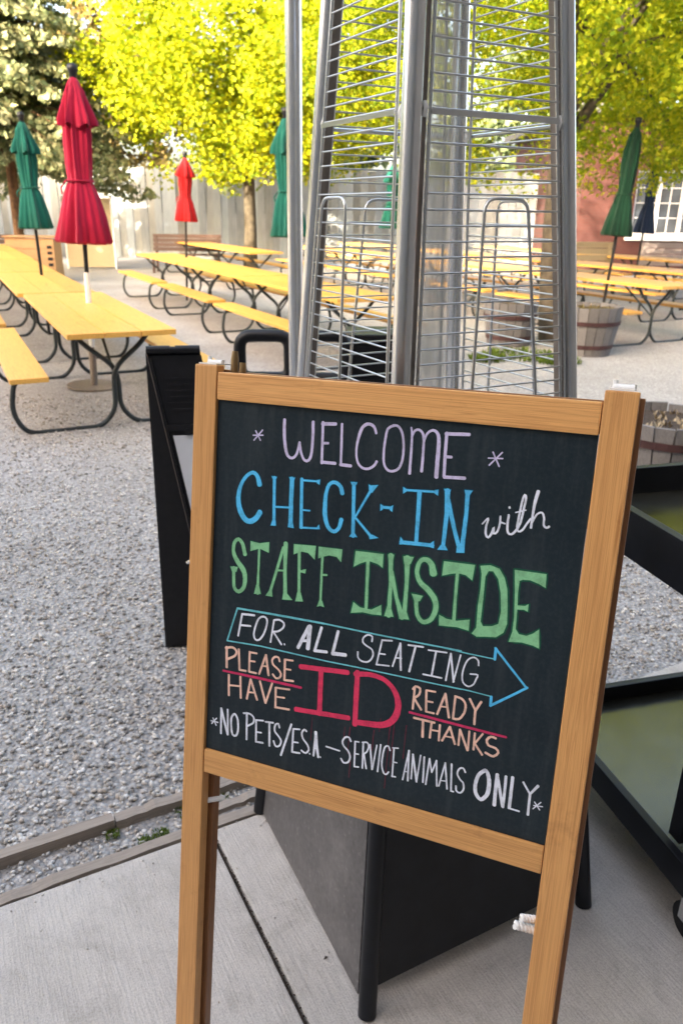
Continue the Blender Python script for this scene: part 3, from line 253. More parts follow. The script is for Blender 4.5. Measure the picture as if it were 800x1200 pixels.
('chalk_word', 'word THANKS in peach chalk', 'peach', [(1,[(3799,-4731,35),(4102,-4729,34)]),(1,[(3933,-4738,37),(3949,-4987,37)]),(1,[(4060,-4751,33),(4054,-4971,33)]),(1,[(4182,-4743,32),(4187,-4981,32)]),(1,[(4056,-4849,27),(4174,-4841,26)]),(1,[(4326,-4733,32),(4234,-4969,32)]),(1,[(4326,-4733,34),(4420,-4972,34)]),(1,[(4276,-4889,24),(4383,-4884,24)]),(1,[(4470,-4737,30),(4472,-4974,30)]),(1,[(4470,-4737,34),(4604,-5017,33)]),(1,[(4603,-4729,29),(4610,-5016,29)]),(1,[(4682,-4738,31),(4686,-4984,31)]),(1,[(4791,-4720,29),(4693,-4892,29)]),(1,[(4692,-4885,31),(4812,-5028,31)]),(1,[(4973,-4739,34),(4939,-4730,34),(4906,-4730,34),(4874,-4756,35),(4854,-4793,35),(4859,-4831,35),(4883,-4863,35),(4913,-4872,34),(4952,-4874,34),(4984,-4881,34),(5016,-4905,34),(5027,-4936,34),(5006,-4977,34),(4966,-5008,34),(4942,-5009,35),(4913,-5002,35),(4883,-4992,35),(4854,-4983,35)])]),
('chalk_word', 'words NO PETS/E.S.A. in white chalk', 'white', [(1,[(642,-5365,33),(655,-5795,34)]),(1,[(642,-5365,41),(779,-5781,41)]),(1,[(760,-5355,31),(783,-5780,31)]),(1,[(879,-5407,35),(863,-5423,35),(846,-5448,35),(834,-5482,35),(832,-5505,35),(832,-5532,35),(833,-5561,35),(835,-5591,35),(838,-5620,35),(841,-5645,35),(846,-5679,35),(852,-5711,35),(860,-5738,35),(870,-5757,35),(899,-5771,35),(929,-5760,35),(944,-5740,35),(956,-5709,35),(963,-5668,35),(964,-5642,35),(964,-5611,35),(962,-5578,35),(959,-5544,35),(955,-5514,35),(951,-5489,35),(939,-5452,35),(923,-5426,35),(908,-5409,35),(891,-5400,35),(873,-5410,35)]),(1,[(1107,-5326,34),(1123,-5776,34)]),(1,[(1050,-5346,31),(1086,-5338,31),(1122,-5330,31),(1155,-5329,30),(1185,-5337,30),(1211,-5353,30),(1230,-5373,30),(1239,-5400,30),(1239,-5432,30),(1229,-5463,30),(1210,-5484,30),(1184,-5504,30),(1155,-5524,31),(1127,-5544,31)]),(1,[(1277,-5406,32),(1292,-5773,32)]),(1,[(1277,-5406,28),(1404,-5384,28)]),(1,[(1283,-5603,27),(1378,-5593,27)]),(1,[(1288,-5769,32),(1415,-5757,32)]),(1,[(1443,-5393,30),(1576,-5376,30)]),(1,[(1510,-5386,35),(1531,-5776,35)]),(1,[(1687,-5430,31),(1678,-5394,31),(1665,-5370,31),(1639,-5375,31),(1615,-5400,31),(1606,-5430,31),(1603,-5467,31),(1608,-5501,31),(1620,-5521,31),(1639,-5538,31),(1659,-5555,31),(1677,-5572,31),(1698,-5594,31),(1716,-5616,31),(1727,-5639,31),(1726,-5669,31),(1718,-5701,31),(1704,-5726,31),(1674,-5750,31),(1641,-5752,31),(1625,-5734,31),(1612,-5704,32),(1599,-5674,32)]),(1,[(1887,-5322,35),(1738,-5876,36)]),(1,[(1924,-5387,33),(1925,-5771,33)]),(1,[(1924,-5387,29),(2031,-5367,28)]),(1,[(1926,-5603,27),(2017,-5592,27)]),(1,[(1923,-5771,31),(2056,-5756,31)]),(1,[(2146,-5371,30),(2129,-5355,30),(2110,-5349,30),(2087,-5373,30),(2071,-5412,30),(2072,-5440,30),(2080,-5471,30),(2094,-5501,30),(2112,-5523,30),(2135,-5544,30),(2158,-5565,30),(2175,-5585,30),(2197,-5625,30),(2202,-5663,30),(2183,-5703,30),(2152,-5730,30),(2118,-5722,30),(2081,-5702,31)]),(1,[(2221,-5716,24),(2225,-5725,24)]),(1,[(2299,-5342,28),(2287,-5736,32)]),(1,[(2299,-5342,48),(2323,-5535,52),(2368,-5739,36)]),(1,[(2291,-5607,24),(2348,-5600,24)]),(1,[(2399,-5722,24),(2404,-5731,24)])]),
('chalk_word', 'words SERVICE ANIMALS in white chalk after a dash', 'white', [(1,[(2482,-5530,28),(2704,-5542,27)]),(1,[(2872,-5343,29),(2861,-5322,29),(2851,-5300,29),(2837,-5287,29),(2808,-5287,29),(2778,-5303,29),(2762,-5324,29),(2748,-5352,29),(2740,-5378,29),(2744,-5410,29),(2762,-5442,29),(2776,-5455,29),(2794,-5469,29),(2813,-5484,29),(2831,-5499,29),(2845,-5514,29),(2858,-5535,29),(2869,-5557,29),(2875,-5579,29),(2878,-5601,29),(2874,-5632,29),(2864,-5663,29),(2850,-5687,29),(2817,-5708,29),(2782,-5711,29),(2765,-5699,29),(2750,-5678,29),(2735,-5658,29)]),(1,[(2940,-5334,27),(2956,-5727,27)]),(1,[(2934,-5327,22),(3002,-5319,22)]),(1,[(2949,-5521,22),(3008,-5513,22)]),(1,[(2953,-5728,24),(3024,-5716,24)]),(1,[(3069,-5308,27),(3084,-5717,27)]),(1,[(3052,-5312,25),(3079,-5303,25),(3105,-5293,25),(3127,-5292,25),(3142,-5305,25),(3153,-5327,25),(3157,-5353,25),(3153,-5383,25),(3143,-5416,25),(3130,-5445,25),(3105,-5473,25),(3075,-5495,25)]),(1,[(3092,-5490,27),(3146,-5708,27)]),(1,[(3176,-5313,28),(3235,-5695,28)]),(1,[(3281,-5294,23),(3240,-5693,24)]),(1,[(3339,-5270,26),(3324,-5704,26)]),(1,[(3488,-5323,24),(3478,-5300,24),(3469,-5277,24),(3458,-5263,25),(3434,-5262,25),(3410,-5284,25),(3403,-5302,25),(3397,-5325,25),(3392,-5351,25),(3387,-5380,25),(3384,-5410,25),(3382,-5437,25),(3380,-5466,25),(3379,-5496,25),(3378,-5527,25),(3379,-5555,25),(3381,-5581,25),(3386,-5610,25),(3393,-5637,25),(3402,-5662,25),(3411,-5683,25),(3419,-5699,25),(3441,-5715,25),(3462,-5709,25),(3479,-5689,25),(3494,-5661,25)]),(1,[(3544,-5273,24),(3554,-5720,25)]),(1,[(3524,-5270,21),(3608,-5254,21)]),(1,[(3546,-5488,20),(3608,-5484,20)]),(1,[(3545,-5714,23),(3603,-5710,23)]),(1,[(3770,-5246,24),(3714,-5722,24)]),(1,[(3770,-5246,28),(3792,-5717,29)]),(1,[(3728,-5586,18),(3792,-5576,18)]),(1,[(3834,-5287,24),(3840,-5672,24)]),(1,[(3834,-5287,30),(3923,-5696,30)]),(1,[(3949,-5272,24),(3923,-5696,24)]),(1,[(4004,-5282,27),(4017,-5675,27)]),(1,[(4082,-5285,25),(4061,-5696,25)]),(1,[(4082,-5285,23),(4132,-5487,23)]),(1,[(4184,-5287,22),(4132,-5487,22)]),(1,[(4184,-5287,26),(4224,-5675,26)]),(1,[(4313,-5287,23),(4252,-5667,23)]),(1,[(4313,-5287,26),(4375,-5676,26)]),(1,[(4274,-5572,17),(4351,-5561,17)]),(1,[(4405,-5278,27),(4434,-5691,27)]),(1,[(4429,-5688,24),(4470,-5689,24)]),(1,[(4609,-5351,25),(4598,-5330,25),(4586,-5309,25),(4573,-5296,25),(4546,-5299,26),(4522,-5319,26),(4509,-5342,26),(4500,-5371,26),(4499,-5399,26),(4505,-5420,26),(4517,-5440,26),(4531,-5460,26),(4545,-5477,26),(4563,-5492,26),(4581,-5503,26),(4595,-5520,26),(4602,-5541,26),(4607,-5566,26),(4609,-5592,26),(4608,-5615,26),(4598,-5642,26),(4582,-5666,26),(4565,-5681,26),(4535,-5680,26),(4509,-5661,26),(4502,-5641,26),(4500,-5615,26),(4497,-5590,26)])]),
('chalk_word', 'word ONLY in thick white chalk', 'white', [(1,[(4882,-5244,56),(4865,-5256,56),(4842,-5276,55),(4820,-5301,54),(4801,-5329,53),(4790,-5355,52),(4781,-5384,51),(4774,-5416,50),(4769,-5447,51),(4766,-5477,51),(4764,-5505,52),(4765,-5534,52),(4768,-5562,53),(4773,-5588,53),(4779,-5611,54),(4796,-5644,54),(4818,-5670,54),(4838,-5688,55),(4860,-5696,55),(4883,-5682,56),(4899,-5665,56),(4916,-5642,56),(4933,-5614,57),(4945,-5581,57),(4949,-5555,57),(4952,-5526,58),(4953,-5494,58),(4953,-5462,59),(4952,-5432,59),(4949,-5404,59),(4945,-5372,58),(4938,-5341,56),(4930,-5312,55),(4921,-5287,54),(4912,-5268,52),(4890,-5245,51),(4865,-5249,50)]),(1,[(5048,-5258,49),(5048,-5492,49),(5055,-5725,50)]),(1,[(5058,-5295,43),(5168,-5710,43)]),(1,[(5168,-5253,39),(5174,-5474,39),(5174,-5718,39)]),(1,[(5258,-5241,45),(5260,-5691,45)]),(1,[(5249,-5708,28),(5398,-5713,27)]),(1,[(5406,-5271,30),(5508,-5413,30)]),(1,[(5604,-5270,41),(5517,-5411,32)]),(1,[(5513,-5412,35),(5518,-5729,35)])]),
('chalk_arrow', 'blue chalk arrow outline pointing right round FOR ALL SEATING', 'teal', [(1,[(858,-3654,34),(1475,-3632,33),(2322,-3612,31)]),(1,[(858,-3654,26),(700,-4214,26)]),(1,[(700,-4214,24),(1284,-4179,23),(1853,-4181,22),(2361,-4182,21)]),(1,[(2322,-3612,25),(2862,-3613,24)]),(1,[(2362,-4182,21),(2904,-4168,21)]),(1,[(2862,-3614,24),(3638,-3608,23),(4374,-3598,22)]),(1,[(2905,-4168,21),(3686,-4158,20),(4428,-4148,18)]),(1,[(4133,-3605,17),(4495,-3615,17),(4838,-3615,16)]),(1,[(4185,-4147,17),(4548,-4142,17),(4833,-4152,16)])]),
('chalk_arrow', 'bright blue chalk arrow head', 'blue', [(1,[(4838,-3620,39),(4839,-3464,39)]),(1,[(4830,-3457,32),(5023,-3652,32),(5301,-3927,31)]),(1,[(5308,-3916,34),(5105,-4084,35),(4851,-4285,36)]),(1,[(4851,-4290,39),(4848,-4155,39)])]),
('chalk_underline', 'pink chalk line under the word PLEASE', 'pink2', [(1,[(651,-4723,35),(1274,-4705,42),(2010,-4691,40)])]),
('chalk_underline', 'pink chalk line under the word READY', 'pink2', [(1,[(3726,-4664,37),(4481,-4678,39),(5107,-4686,34)])]),
('chalk_smear', 'faint pink chalk stain along the bottom of the board', 'drip', [(1,[(1157,-6150,22),(2208,-6144,41),(3193,-6138,32),(4184,-6133,12)])]),
]
DRIPS = [(2842, -5121, -5553, 14), (2888, -5550, -5932, 10), (3457, -4936, -5225, 16), (3455, -5232, -5938, 9), (3306, -4867, -5078, 6), (3698, -4874, -5395, 7), (2227, -5113, -5498, 6), (3217, -5078, -5398, 5), (2761, -5142, -5385, 5), (3516, -4867, -5578, 6)]
def xy(px, py, d):   # a spot on the ground measured from the standing point: bearing slope px, distance d
    return (px*d, d)

# ------------------------------------------------------------------ ground, slabs, edging
g = MB(); g.add([(-400, -400, -.022), (400, -400, -.022), (400, 400, -.022), (-400, 400, -.022)], [(0, 1, 2, 3)])
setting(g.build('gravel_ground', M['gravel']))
E_ = Vector((.8804, .4742, 0)); F_ = Vector((.4742, -.8804, 0)); P0 = Vector((-.21, 1.62, 0))
MS = Matrix(((E_.x, -F_.x, 0, P0.x), (E_.y, -F_.y, 0, P0.y), (0, 0, 1, 0), (0, 0, 0, 1)))   # local x along the slab edge, y outwards to the gravel
def slab(x0, x1, y0, y1):
    b = MB(); b.box(x0, x1, y0, y1, -.12, 0, None, .006); o = b.build('concrete_slab', M['concrete']); o.matrix_world = MS; setting(o)
slab(-4, -.139, -3.5, -.005); slab(-.129, 2.9, -3.5, -.005); slab(2.91, 6, -3.5, -.005)
sj = MB(); sj.box(-.137, -.131, -3.5, -.02, -.06, -.012); o = sj.build('joint_filler', M['soil']); o.matrix_world = MS; setting(o)
et = thing('timber_edging', 'two weathered grey boards set on edge in the gravel along the concrete', 'edging'); et.matrix_world = MS
def board(x0, x1, y, wd, top, seed):
    random.seed(seed); b = MB(); n = 26; ring0 = None; vs = []; fs = []
    for i in range(n+1):
        x = x0+(x1-x0)*i/n; dy = .004*math.sin(x*3+seed)+random.uniform(-.002, .002); dz = random.uniform(-.003, .003)
        w0 = wd*random.uniform(.44, .54)
        vs += [(x, y+dy-w0, -.08), (x, y+dy-w0, top+dz), (x, y+dy+w0, top+dz-random.uniform(0, .004)), (x, y+dy+w0, -.08)]
    for i in range(n):
        for k in range(3): fs.append((i*4+k, i*4+k+1, i*4+5+k, i*4+4+k))
    fs += [(0, 1, 2, 3), (4*n+3, 4*n+2, 4*n+1, 4*n)]
    b.add(vs, fs); return b.build('board', M['timber'], et)
board(-2.6, -.9, .018, .034, -.002, 1); board(-.895, .32, .017, .034, .0, 2); board(-2.6, -.35, .146, .036, .012, 3); board(-.345, .34, .150, .034, .008, 4); board(-.16, .36, .085, .03, -.006, 5)

def scatter(name, mat, pts, sizes, flat=.6, seed=3):
    r = np.random.default_rng(seed); n = len(pts)
    bm = bmesh.new(); bmesh.ops.create_icosphere(bm, subdivisions=1, radius=1); bv = np.array([v.co[:] for v in bm.verts]); bf = np.array([[v.index for v in f.verts] for f in bm.faces]); bm.free()
    nv = len(bv); P = np.repeat(bv[None], n, 0); P = P*(1+r.uniform(-.25, .25, (n, nv, 1)))
    sc = np.stack([sizes*r.uniform(.8, 1.35, n), sizes*r.uniform(.6, .95, n), sizes*r.uniform(.4, .75, n)*flat/.6], 1); P *= sc[:, None, :]
    a = r.uniform(0, 2*np.pi, n); t = r.normal(0, .35, n); ca, sa, ct, st = np.cos(a), np.sin(a), np.cos(t), np.sin(t)
    x, y, z = P[..., 0].copy(), P[..., 1].copy(), P[..., 2].copy()
    x2 = x*ct[:, None]+z*st[:, None]; z2 = -x*st[:, None]+z*ct[:, None]
    P[..., 0] = x2*ca[:, None]-y*sa[:, None]; P[..., 1] = x2*sa[:, None]+y*ca[:, None]; P[..., 2] = z2; P += pts[:, None, :]
    Fc = (bf[None]+(np.arange(n)*nv)[:, None, None]).reshape(-1, 3)
    me = bpy.data.meshes.new(name); me.vertices.add(n*nv); me.vertices.foreach_set('co', P.reshape(-1).astype('f4'))
    me.loops.add(Fc.size); me.loops.foreach_set('vertex_index', Fc.reshape(-1).astype('i4')); me.polygons.add(len(Fc)); me.polygons.foreach_set('loop_start', np.arange(0, Fc.size, 3).astype('i4'))
    me.update(); me.validate(); me.materials.append(mat); return stuff(obj(name, me))
# loose stones: dense near the slab, thinner with distance
pts = []; sz = []
N = 62000; Y = 1.0+5.6*rng.random(N)**1.5; X = (rng.random(N)*2-1)*(.75+.62*Y); X = np.where(X > .9+.5*Y, -X, X)
d = (X-P0.x)*(-F_.x)+(Y-P0.y)*(-F_.y); k = d > .03; X, Y, d = X[k], Y[k], d[k]
S = np.where(d < .14, .0062, .0076)*rng.uniform(.55, 1.35, len(X)); Z = -.024+rng.uniform(0, .010, len(X))
scatter('gravel', M['stones'], np.stack([X, Y, Z], 1), S)
# grit and crumbs on the slab
n = 170; a = rng.uniform(-1.2, 1.3, n); b_ = -rng.uniform(.01, .5, n)**1.0; b_[:90] = -rng.uniform(.005, .05, 90)
pt = np.array([(P0+E_*x-F_*y) for x, y in zip(a, b_)]); pt[:, 2] = .002; scatter('loose_grit', M['stones'], pt, rng.uniform(.0012, .0032, n), seed=5)
random.seed(11); L = MB()
for (x, y) in [(.30, .93), (.22, .98), (.60, 1.02), (.70, .97), (.47, 1.0), (-.02, 1.19), (-.045, 1.33), (.40, .86)]:
    a = random.random()*6; s = random.uniform(.005, .009); c, q = math.cos(a)*s, math.sin(a)*s
    L.add([(x-c, y-q, .002), (x+q*.5, y-c*.5, .005), (x+c, y+q, .003), (x-q*.5, y+c*.5, .006)], [(0, 1, 2, 3)])
stuff(L.build('dry_leaf_bits', M['soil']))
# crumbs lodged along the joint
n = 420; b_ = -rng.uniform(.0, 1.2, n); pt = np.array([(P0+E_*(-.134+rng.normal(0, .004))-F_*y) for y in b_]); pt[:, 2] = -.003; scatter('joint_crumbs', M['soil'], pt, rng.uniform(.0012, .0034, n), seed=6)
# weeds
def weeds(name, spots, n, h, seed):
    random.seed(seed); b = MB()
    for _ in range(n):
        cx, cy, r = random.choice(spots); a = random.random()*6.28; q = r*math.sqrt(random.random()); x, y = cx+q*math.cos(a), cy+q*math.sin(a)
        for _ in range(3):
            t = random.random()*6.28; l = h*random.uniform(.5, 1.2); dx, dy = math.cos(t), math.sin(t); w_ = l*.16; e = random.uniform(.2, .9)
            p0 = Vector((x, y, -.02)); p1 = p0+Vector((dx*l*e*.5, dy*l*e*.5, l*.7)); p2 = p0+Vector((dx*l*e, dy*l*e, l)); s = Vector((-dy, dx, 0))*w_
            b.add([p0-s*.5, p0+s*.5, p1+s, p2, p1-s], [(0, 1, 2, 3, 4)])
    return stuff(b.build(name, M['weed']))
def onslab(x, y): q = P0+E_*x-F_*y; return (q.x, q.y)
weeds('small_weeds', [(*onslab(-.16, .115), .035), (*onslab(-.25, .06), .022), (*onslab(-.29, .05), .02), (*onslab(-.36, .115), .02), (*onslab(-.08, .12), .03)], 340, .010, 3)
weeds('weed_patch', [(2.0, 8.9, .4), (2.35, 8.5, .25), (1.6, 8.6, .2)], 500, .06, 4)
weeds('verge_weeds', [(1.95, 4.1, .07), (1.62, 3.45, .05)], 140, .03, 5)

# ------------------------------------------------------------------ fence, brick building, added shade building behind the viewer
fn = thing('panel_fence', 'tall pale fence of grey and white vertical boards behind the picnic tables', 'fence', (-24, 27, 0))
bd = MB(); bd.box(0, .235, 0, .03, -.05, 2.72); bme = bd.mesh('board', M['fence'])
bd2 = MB(); bd2.box(0, .235, -.03, .0, -.05, 2.75); bme2 = bd2.mesh('board', M['fence'])
for i in range(132):
    o = obj('board', bme if i % 2 else bme2, fn); o.location = (i*.24, 0, 0)
r_ = MB(); r_.box(0, 31.7, .04, .12, 2.2, 2.3); r_.build('rail', M['fence'], fn)
bb = thing('brick_building', 'low brick building with a row of white framed windows behind the right hand tables', 'building', (6.2, 22, 0))
wl = MB(); zs, zt, xs, xe = 1.02, 2.62, 1.45, 6.6
wl.box(0, xs, 0, .3, -.1, 3.9); wl.box(xe, 14, 0, .3, -.1, 3.9); wl.box(xs, xe, 0, .3, -.1, zs); wl.box(xs, xe, 0, .3, zt, 3.9); wl.box(0, .3, .3, 9, -.1, 3.9); wl.box(13.7, 14, .3, 9, -.1, 3.9); wl.box(.3, 13.7, 8.7, 9, -.1, 3.9)
wl.build('wall', M['brick'], bb)
rf = MB(); rf.box(-.4, 14.4, -.5, 9.4, 3.9, 4.1); rf.build('roof', M['roof'], bb)
sl_ = MB(); sl_.box(xs-.15, xe+.15, -.12, .1, zs-.14, zs+.0, None, .01); sl_.build('window_sill', M['white'], bb)
fl_ = MB(); fl_.box(.31, 13.69, 2.2, 2.3, -.1, 3.9); fl_.build('inner_wall', M['stucco'], bb)
ww = (xe-xs)/8
fm = MB(); t_ = .05
fm.box(0, t_, 0, .09, 0, zt-zs); fm.box(ww-t_, ww, 0, .09, 0, zt-zs); fm.box(t_, ww-t_, 0, .088, 0, .06); fm.box(t_, ww-t_, 0, .088, zt-zs-.06, zt-zs)
fme = fm.mesh('window_frame', M['white']); pn = MB(); pn.box(t_, ww-t_, .05, .056, .06, zt-zs-.06); pme = pn.mesh('pane', M['glass'])
mv = MB(); mv.box(-.011, .011, .02, .045, .06, zt-zs-.06); mvm = mv.mesh('muntin', M['white']); mh = MB(); mh.box(t_, ww-t_, .022, .043, -.011, .011); mhm = mh.mesh('muntin', M['white'])
for i in range(8):
    f_ = obj('window_frame', fme, bb); f_.location = (xs+i*ww, .06, zs); obj('pane', pme, f_)
    o = obj('muntin', mvm, f_); o.location = (ww/2, 0, 0)
    for j in range(3): o = obj('muntin', mhm, f_); o.location = (0, 0, .06+(zt-zs-.12)*(j+1)/4)
bh = thing('unseen_shade_building', 'plain dark building added unseen behind the viewer to shade the foreground', 'building', (0, -4, 0))
b = MB(); b.box(-30, 2.1, -8, 0, -.1, BH); b.box(2.101, 14, -8, 6.6, -.1, BH); b.build('wall', M['stucco'], bh)  # unseen building and right wing, added to shade the foreground
b = MB(); b.box(-30.3, 2.0, -8.3, .3, BH, BH+.3); b.box(2.001, 14.3, -8.3, 6.8, BH, BH+.3); b.build('roof', M['roof'], bh)
b = MB(); b.box(.55, 2.098, .0, 2.1, 2.75, 2.83); b.build('added_shade_awning', M['roof'], bh)  # unseen roof piece added to darken the lower right foreground

# ------------------------------------------------------------------ trees
def leafmesh(name, centers, radii, per, size, mat, parent, seed, flat=.7, droop=.0):
    r = np.random.default_rng(seed); n = len(centers)*per; C = np.repeat(np.array(centers), per, 0); Rr = np.repeat(np.array(radii), per)
    dv = r.normal(size=(n, 3)); dv /= np.linalg.norm(dv, axis=1)[:, None]; dv *= (r.random(n)**.45)[:, None]*Rr[:, None]; dv[:, 2] *= flat; P = C+dv
    s = size*r.uniform(.5, 1.45, n); nrm = r.normal(size=(n, 3)); nrm[:, 2] += .6; nrm[:, 1] -= .25; nrm /= np.linalg.norm(nrm, axis=1)[:, None]
    u = np.cross(nrm, r.normal(size=(n, 3))); u /= np.linalg.norm(u, axis=1)[:, None]; v = np.cross(nrm, u)
    prof = [(0, -.55, 0), (.5, -.1, .12), (.3, .15, .05), (0, .6, -.05), (-.3, .15, .05), (-.5, -.1, .12)]
    V = np.stack([P+(u*a+v*b+nrm*c)*s[:, None] for a, b, c in prof], 1).reshape(-1, 3)
    base = (np.arange(n)*6)[:, None]; Fc = np.concatenate([base+np.array([[0, 1, 2, 3]]), base+np.array([[0, 3, 4, 5]])], 0)
    me = bpy.data.meshes.new(name); me.vertices.add(len(V)); me.vertices.foreach_set('co', V.reshape(-1).astype('f4')); me.loops.add(Fc.size); me.loops.foreach_set('vertex_index', Fc.reshape(-1).astype('i4'))
    me.polygons.add(len(Fc)); me.polygons.foreach_set('loop_start', np.arange(0, Fc.size, 4).astype('i4')); me.update(); me.materials.append(mat); return obj(name, me, parent)
def crown_pts(n, c, rx, ry, rz, seed, inner=.35, zmin=None, avoid=None):
    r = np.random.default_rng(seed); out = []
    while len(out) < n:
        d = r.normal(size=3); d /= np.linalg.norm(d); q = (inner+(1-inner)*r.random()**.6); p = np.array(c)+d*np.array([rx, ry, rz])*q
        nz = noise.noise(Vector(p)*.55)
        if nz < -.12: continue
        if zmin is not None and p[2] < zmin+.35*noise.noise(Vector(p)*1.3): continue
        if avoid is not None and avoid(p): continue
        out.append(p)
    return out
def tree(name, label, cat, loc, th, tr, c, rad, ncl, per, ls, mat, bark, seed, limbs=7, clr=.55, zmin=None, lean=0, group=None, avoid=None):
    t = thing(name, label, cat, loc, 0, group); random.seed(seed); b = MB()
    top = Vector((c[0]*.5+lean, c[1]*.5, c[2]+rad[2]*.3)); pts = [Vector((0, 0, -.1)).lerp(top, k/6)+Vector((random.uniform(-.04, .04), random.uniform(-.04, .04), 0))*(k > 0) for k in range(7)]
    b.tube(pts, [tr*1.25, tr, tr*.92, tr*.8, tr*.6, tr*.4, tr*.2], 9); b.build('trunk', bark, t)
    cp = crown_pts(ncl, c, *rad, seed, zmin=zmin, avoid=avoid); L = MB()
    for k in range(limbs):
        tgt = Vector(cp[k*7 % len(cp)]); s0 = Vector((0, 0, -.1)).lerp(top, random.uniform(th/top.z*.9, .75)); mid = s0.lerp(tgt, .5)+Vector((0, 0, random.uniform(.1, .5)))
        L.tube([s0, s0.lerp(mid, .5)+Vector((0, 0, .05)), mid, tgt], [tr*.5, tr*.4, tr*.28, tr*.08], 6)
    L.build('limbs', bark, t)
    leafmesh('crown', cp, [clr*random.uniform(.6, 1.25) for _ in cp], per, ls, mat, t, seed); return t
tree('maple_tree', 'bright yellow green maple with a straight trunk in front of the pale fence', 'tree', (-2.62, 22.3, 0), 2.4, .17, (.3, -.3, 5.6), (4.6, 3.6, 3.8), 1000, 135, .078, M['leaf'], M['bark'], 21, 9, .62, 2.35)
tree('maple_tree', 'leafy green maple over the right hand tables, its trunk behind the heater', 'tree', (2.72, 10.1, 0), 2.2, .16, (.9, 2.0, 5.0), (4.9, 3.6, 3.5), 1250, 118, .052, M['leaf_r'], M['bark'], 22, 12, .42, 1.95, -.62, avoid=lambda p: p[1] < .9 and -.1 < p[0] < 1.3 and p[2] < 2.75)
tree('russet_tree', 'thin brownish tree rising behind the fence beside the spruce', 'tree', (-8.3, 30.5, 0), 2.5, .2, (0, 0, 5.4), (2.6, 2, 3.6), 130, 60, .2, M['leaf_b'], M['bark_r'], 23, 8, .6)
for i, (x, y, lab) in enumerate([(-2.5, 40, 'green tree farthest behind the fence, left of the heater pole'), (9, 41, 'green tree beyond the brick building seen through the maple leaves'), (-17, 38, 'green tree beyond the fence behind the spruce')]):
    tree('distant_tree', lab, 'tree', (x, y, 0), 2.5, .3, (0, 0, 5.5), (5.5, 3, 3.6), 150, 60, .34, M['leaf_d'], M['bark'], 30+i, 6, .9)
tree('maple_tree', 'maple whose boughs hang over the brick building, trunk beyond the right edge', 'tree', (7.8, 16, 0), 2.6, .17, (-1.3, 0, 5.8), (3.7, 2.6, 2.7), 520, 75, .10, M['leaf_r'], M['bark'], 24, 8, .5, 3.2)
for (x, y, tp, lab) in [(-14, 1.5, 6.2, 'added shade tree out of view beside the nearest tables'), (-14, 7, 6.4, 'added shade tree out of view beside the first table row'), (-13.8, 12, 6.2, 'added shade tree out of view midway to the fence'), (-14.6, 22.5, 5.0, 'added shade tree out of view near the spruce')]:
    tree('added_shade_tree', lab, 'tree', (x, y, 0), 2, .16, (0, 0, tp-2.6), (2.9, 2.9, 2.5), 120, 40, .30, M['leaf'], M['bark'], int(y*3+50), 6, .6)  # unseen trees added to throw shade on the far ground and fence
# spruce: drooping tiers of needle sprays
sp = thing('spruce_tree', 'tall pale yellowish spruce with drooping boughs at the left edge', 'tree', (-8.4, 21, 0)); b = MB(); b.tube([(0, 0, -.1), (.03, 0, 4), (0, 0, 8), (0, 0, 12)], [.13, .12, .1, .03], 9); b.build('trunk', M['bark_r'], sp)
random.seed(5); lim = MB(); cs = []; rr = []
for k in range(320):
    z = 2.5+9*(k/320); Rm = 3.1*(1-(z-2.3)/10.5)+.2; a = random.random()*6.283; Ln = Rm*random.uniform(.75, 1.05)
    tip = Vector((math.cos(a)*Ln, math.sin(a)*Ln, z-.35*Ln+.12*Ln)); mid = Vector((math.cos(a)*Ln*.5, math.sin(a)*Ln*.5, z-.05*Ln)); lim.tube([(0, 0, z), mid, tip], [.03, .02, .006], 5)
    m_ = 9
    for j in range(2, m_+1):
        t = j/m_; p = Vector((0, 0, z))*(1-t)**2+mid*2*t*(1-t)+tip*t*t; spread = .42*(1.15-t*.6)
        for s in (-1, 0, 1): cs.append(tuple(p+Vector((-math.sin(a), math.cos(a), 0))*s*spread*random.uniform(.6, 1.2)+Vector((0, 0, -.10*abs(s)+random.uniform(-.06, .03))))); rr.append(.27*random.uniform(.7, 1.2))
lim.build('limbs', M['bark_r'], sp); leafmesh('crown', cs, rr, 15, .12, M['needle'], sp, 6, .33)

# ------------------------------------------------------------------ picnic tables
V_ = Vector((.8926, .4509, 0)); U_ = Vector((-.4509, .8926, 0)); RZ = math.atan2(.4509, .8926); TL = 2.8
def tree_table(label):
    t = thing('picnic_table', label, 'picnic table', (0, 0, 0), RZ, 'yellow picnic tables on dark tube legs')
    for i, x in enumerate((-.245, 0, .245)):
        b = MB(); b.box(x-.1195, x+.1195, 0, TL, .705, .742, None, .006); b.build('top_plank', M['table'], t)
    for s in (-1, 1):
        b = MB(); b.box(s*.62-.125, s*.62+.125, .12, TL-.12, .415, .45, None, .007); b.build('seat_plank', M['table'], t)
    for yy in (.42, TL-.42):
        for s in (-1, 1):
            p = fillet([(s*-.27, yy, .69), (s*-.20, yy, .60), (s*.018, yy, .42), (s*.022, yy, .12), (s*.13, yy, .0), (s*.66, yy, .0), (s*.74, yy, .16), (s*.70, yy, .405), (s*.5, yy, .405)], .1, 4)
            b = MB(); b.tube([(q.x, q.y+s*.018, q.z) for q in p], .0185, 8); b.build('leg', M['table_leg'], t)
    for yy, e in ((.42, 1), (TL-.42, -1)):
        b = MB(); b.tube([(0, yy, .33), (0, yy+e*.55, .69)], .012, 6); b.tube([(-.3, yy, .695), (.3, yy, .695)], .014, 6); b.build('brace', M['table_leg'], t)
    return t
def tpos(v, s): q = V_*v+U_*s; return (q.x, q.y, -.018)
tabs = []
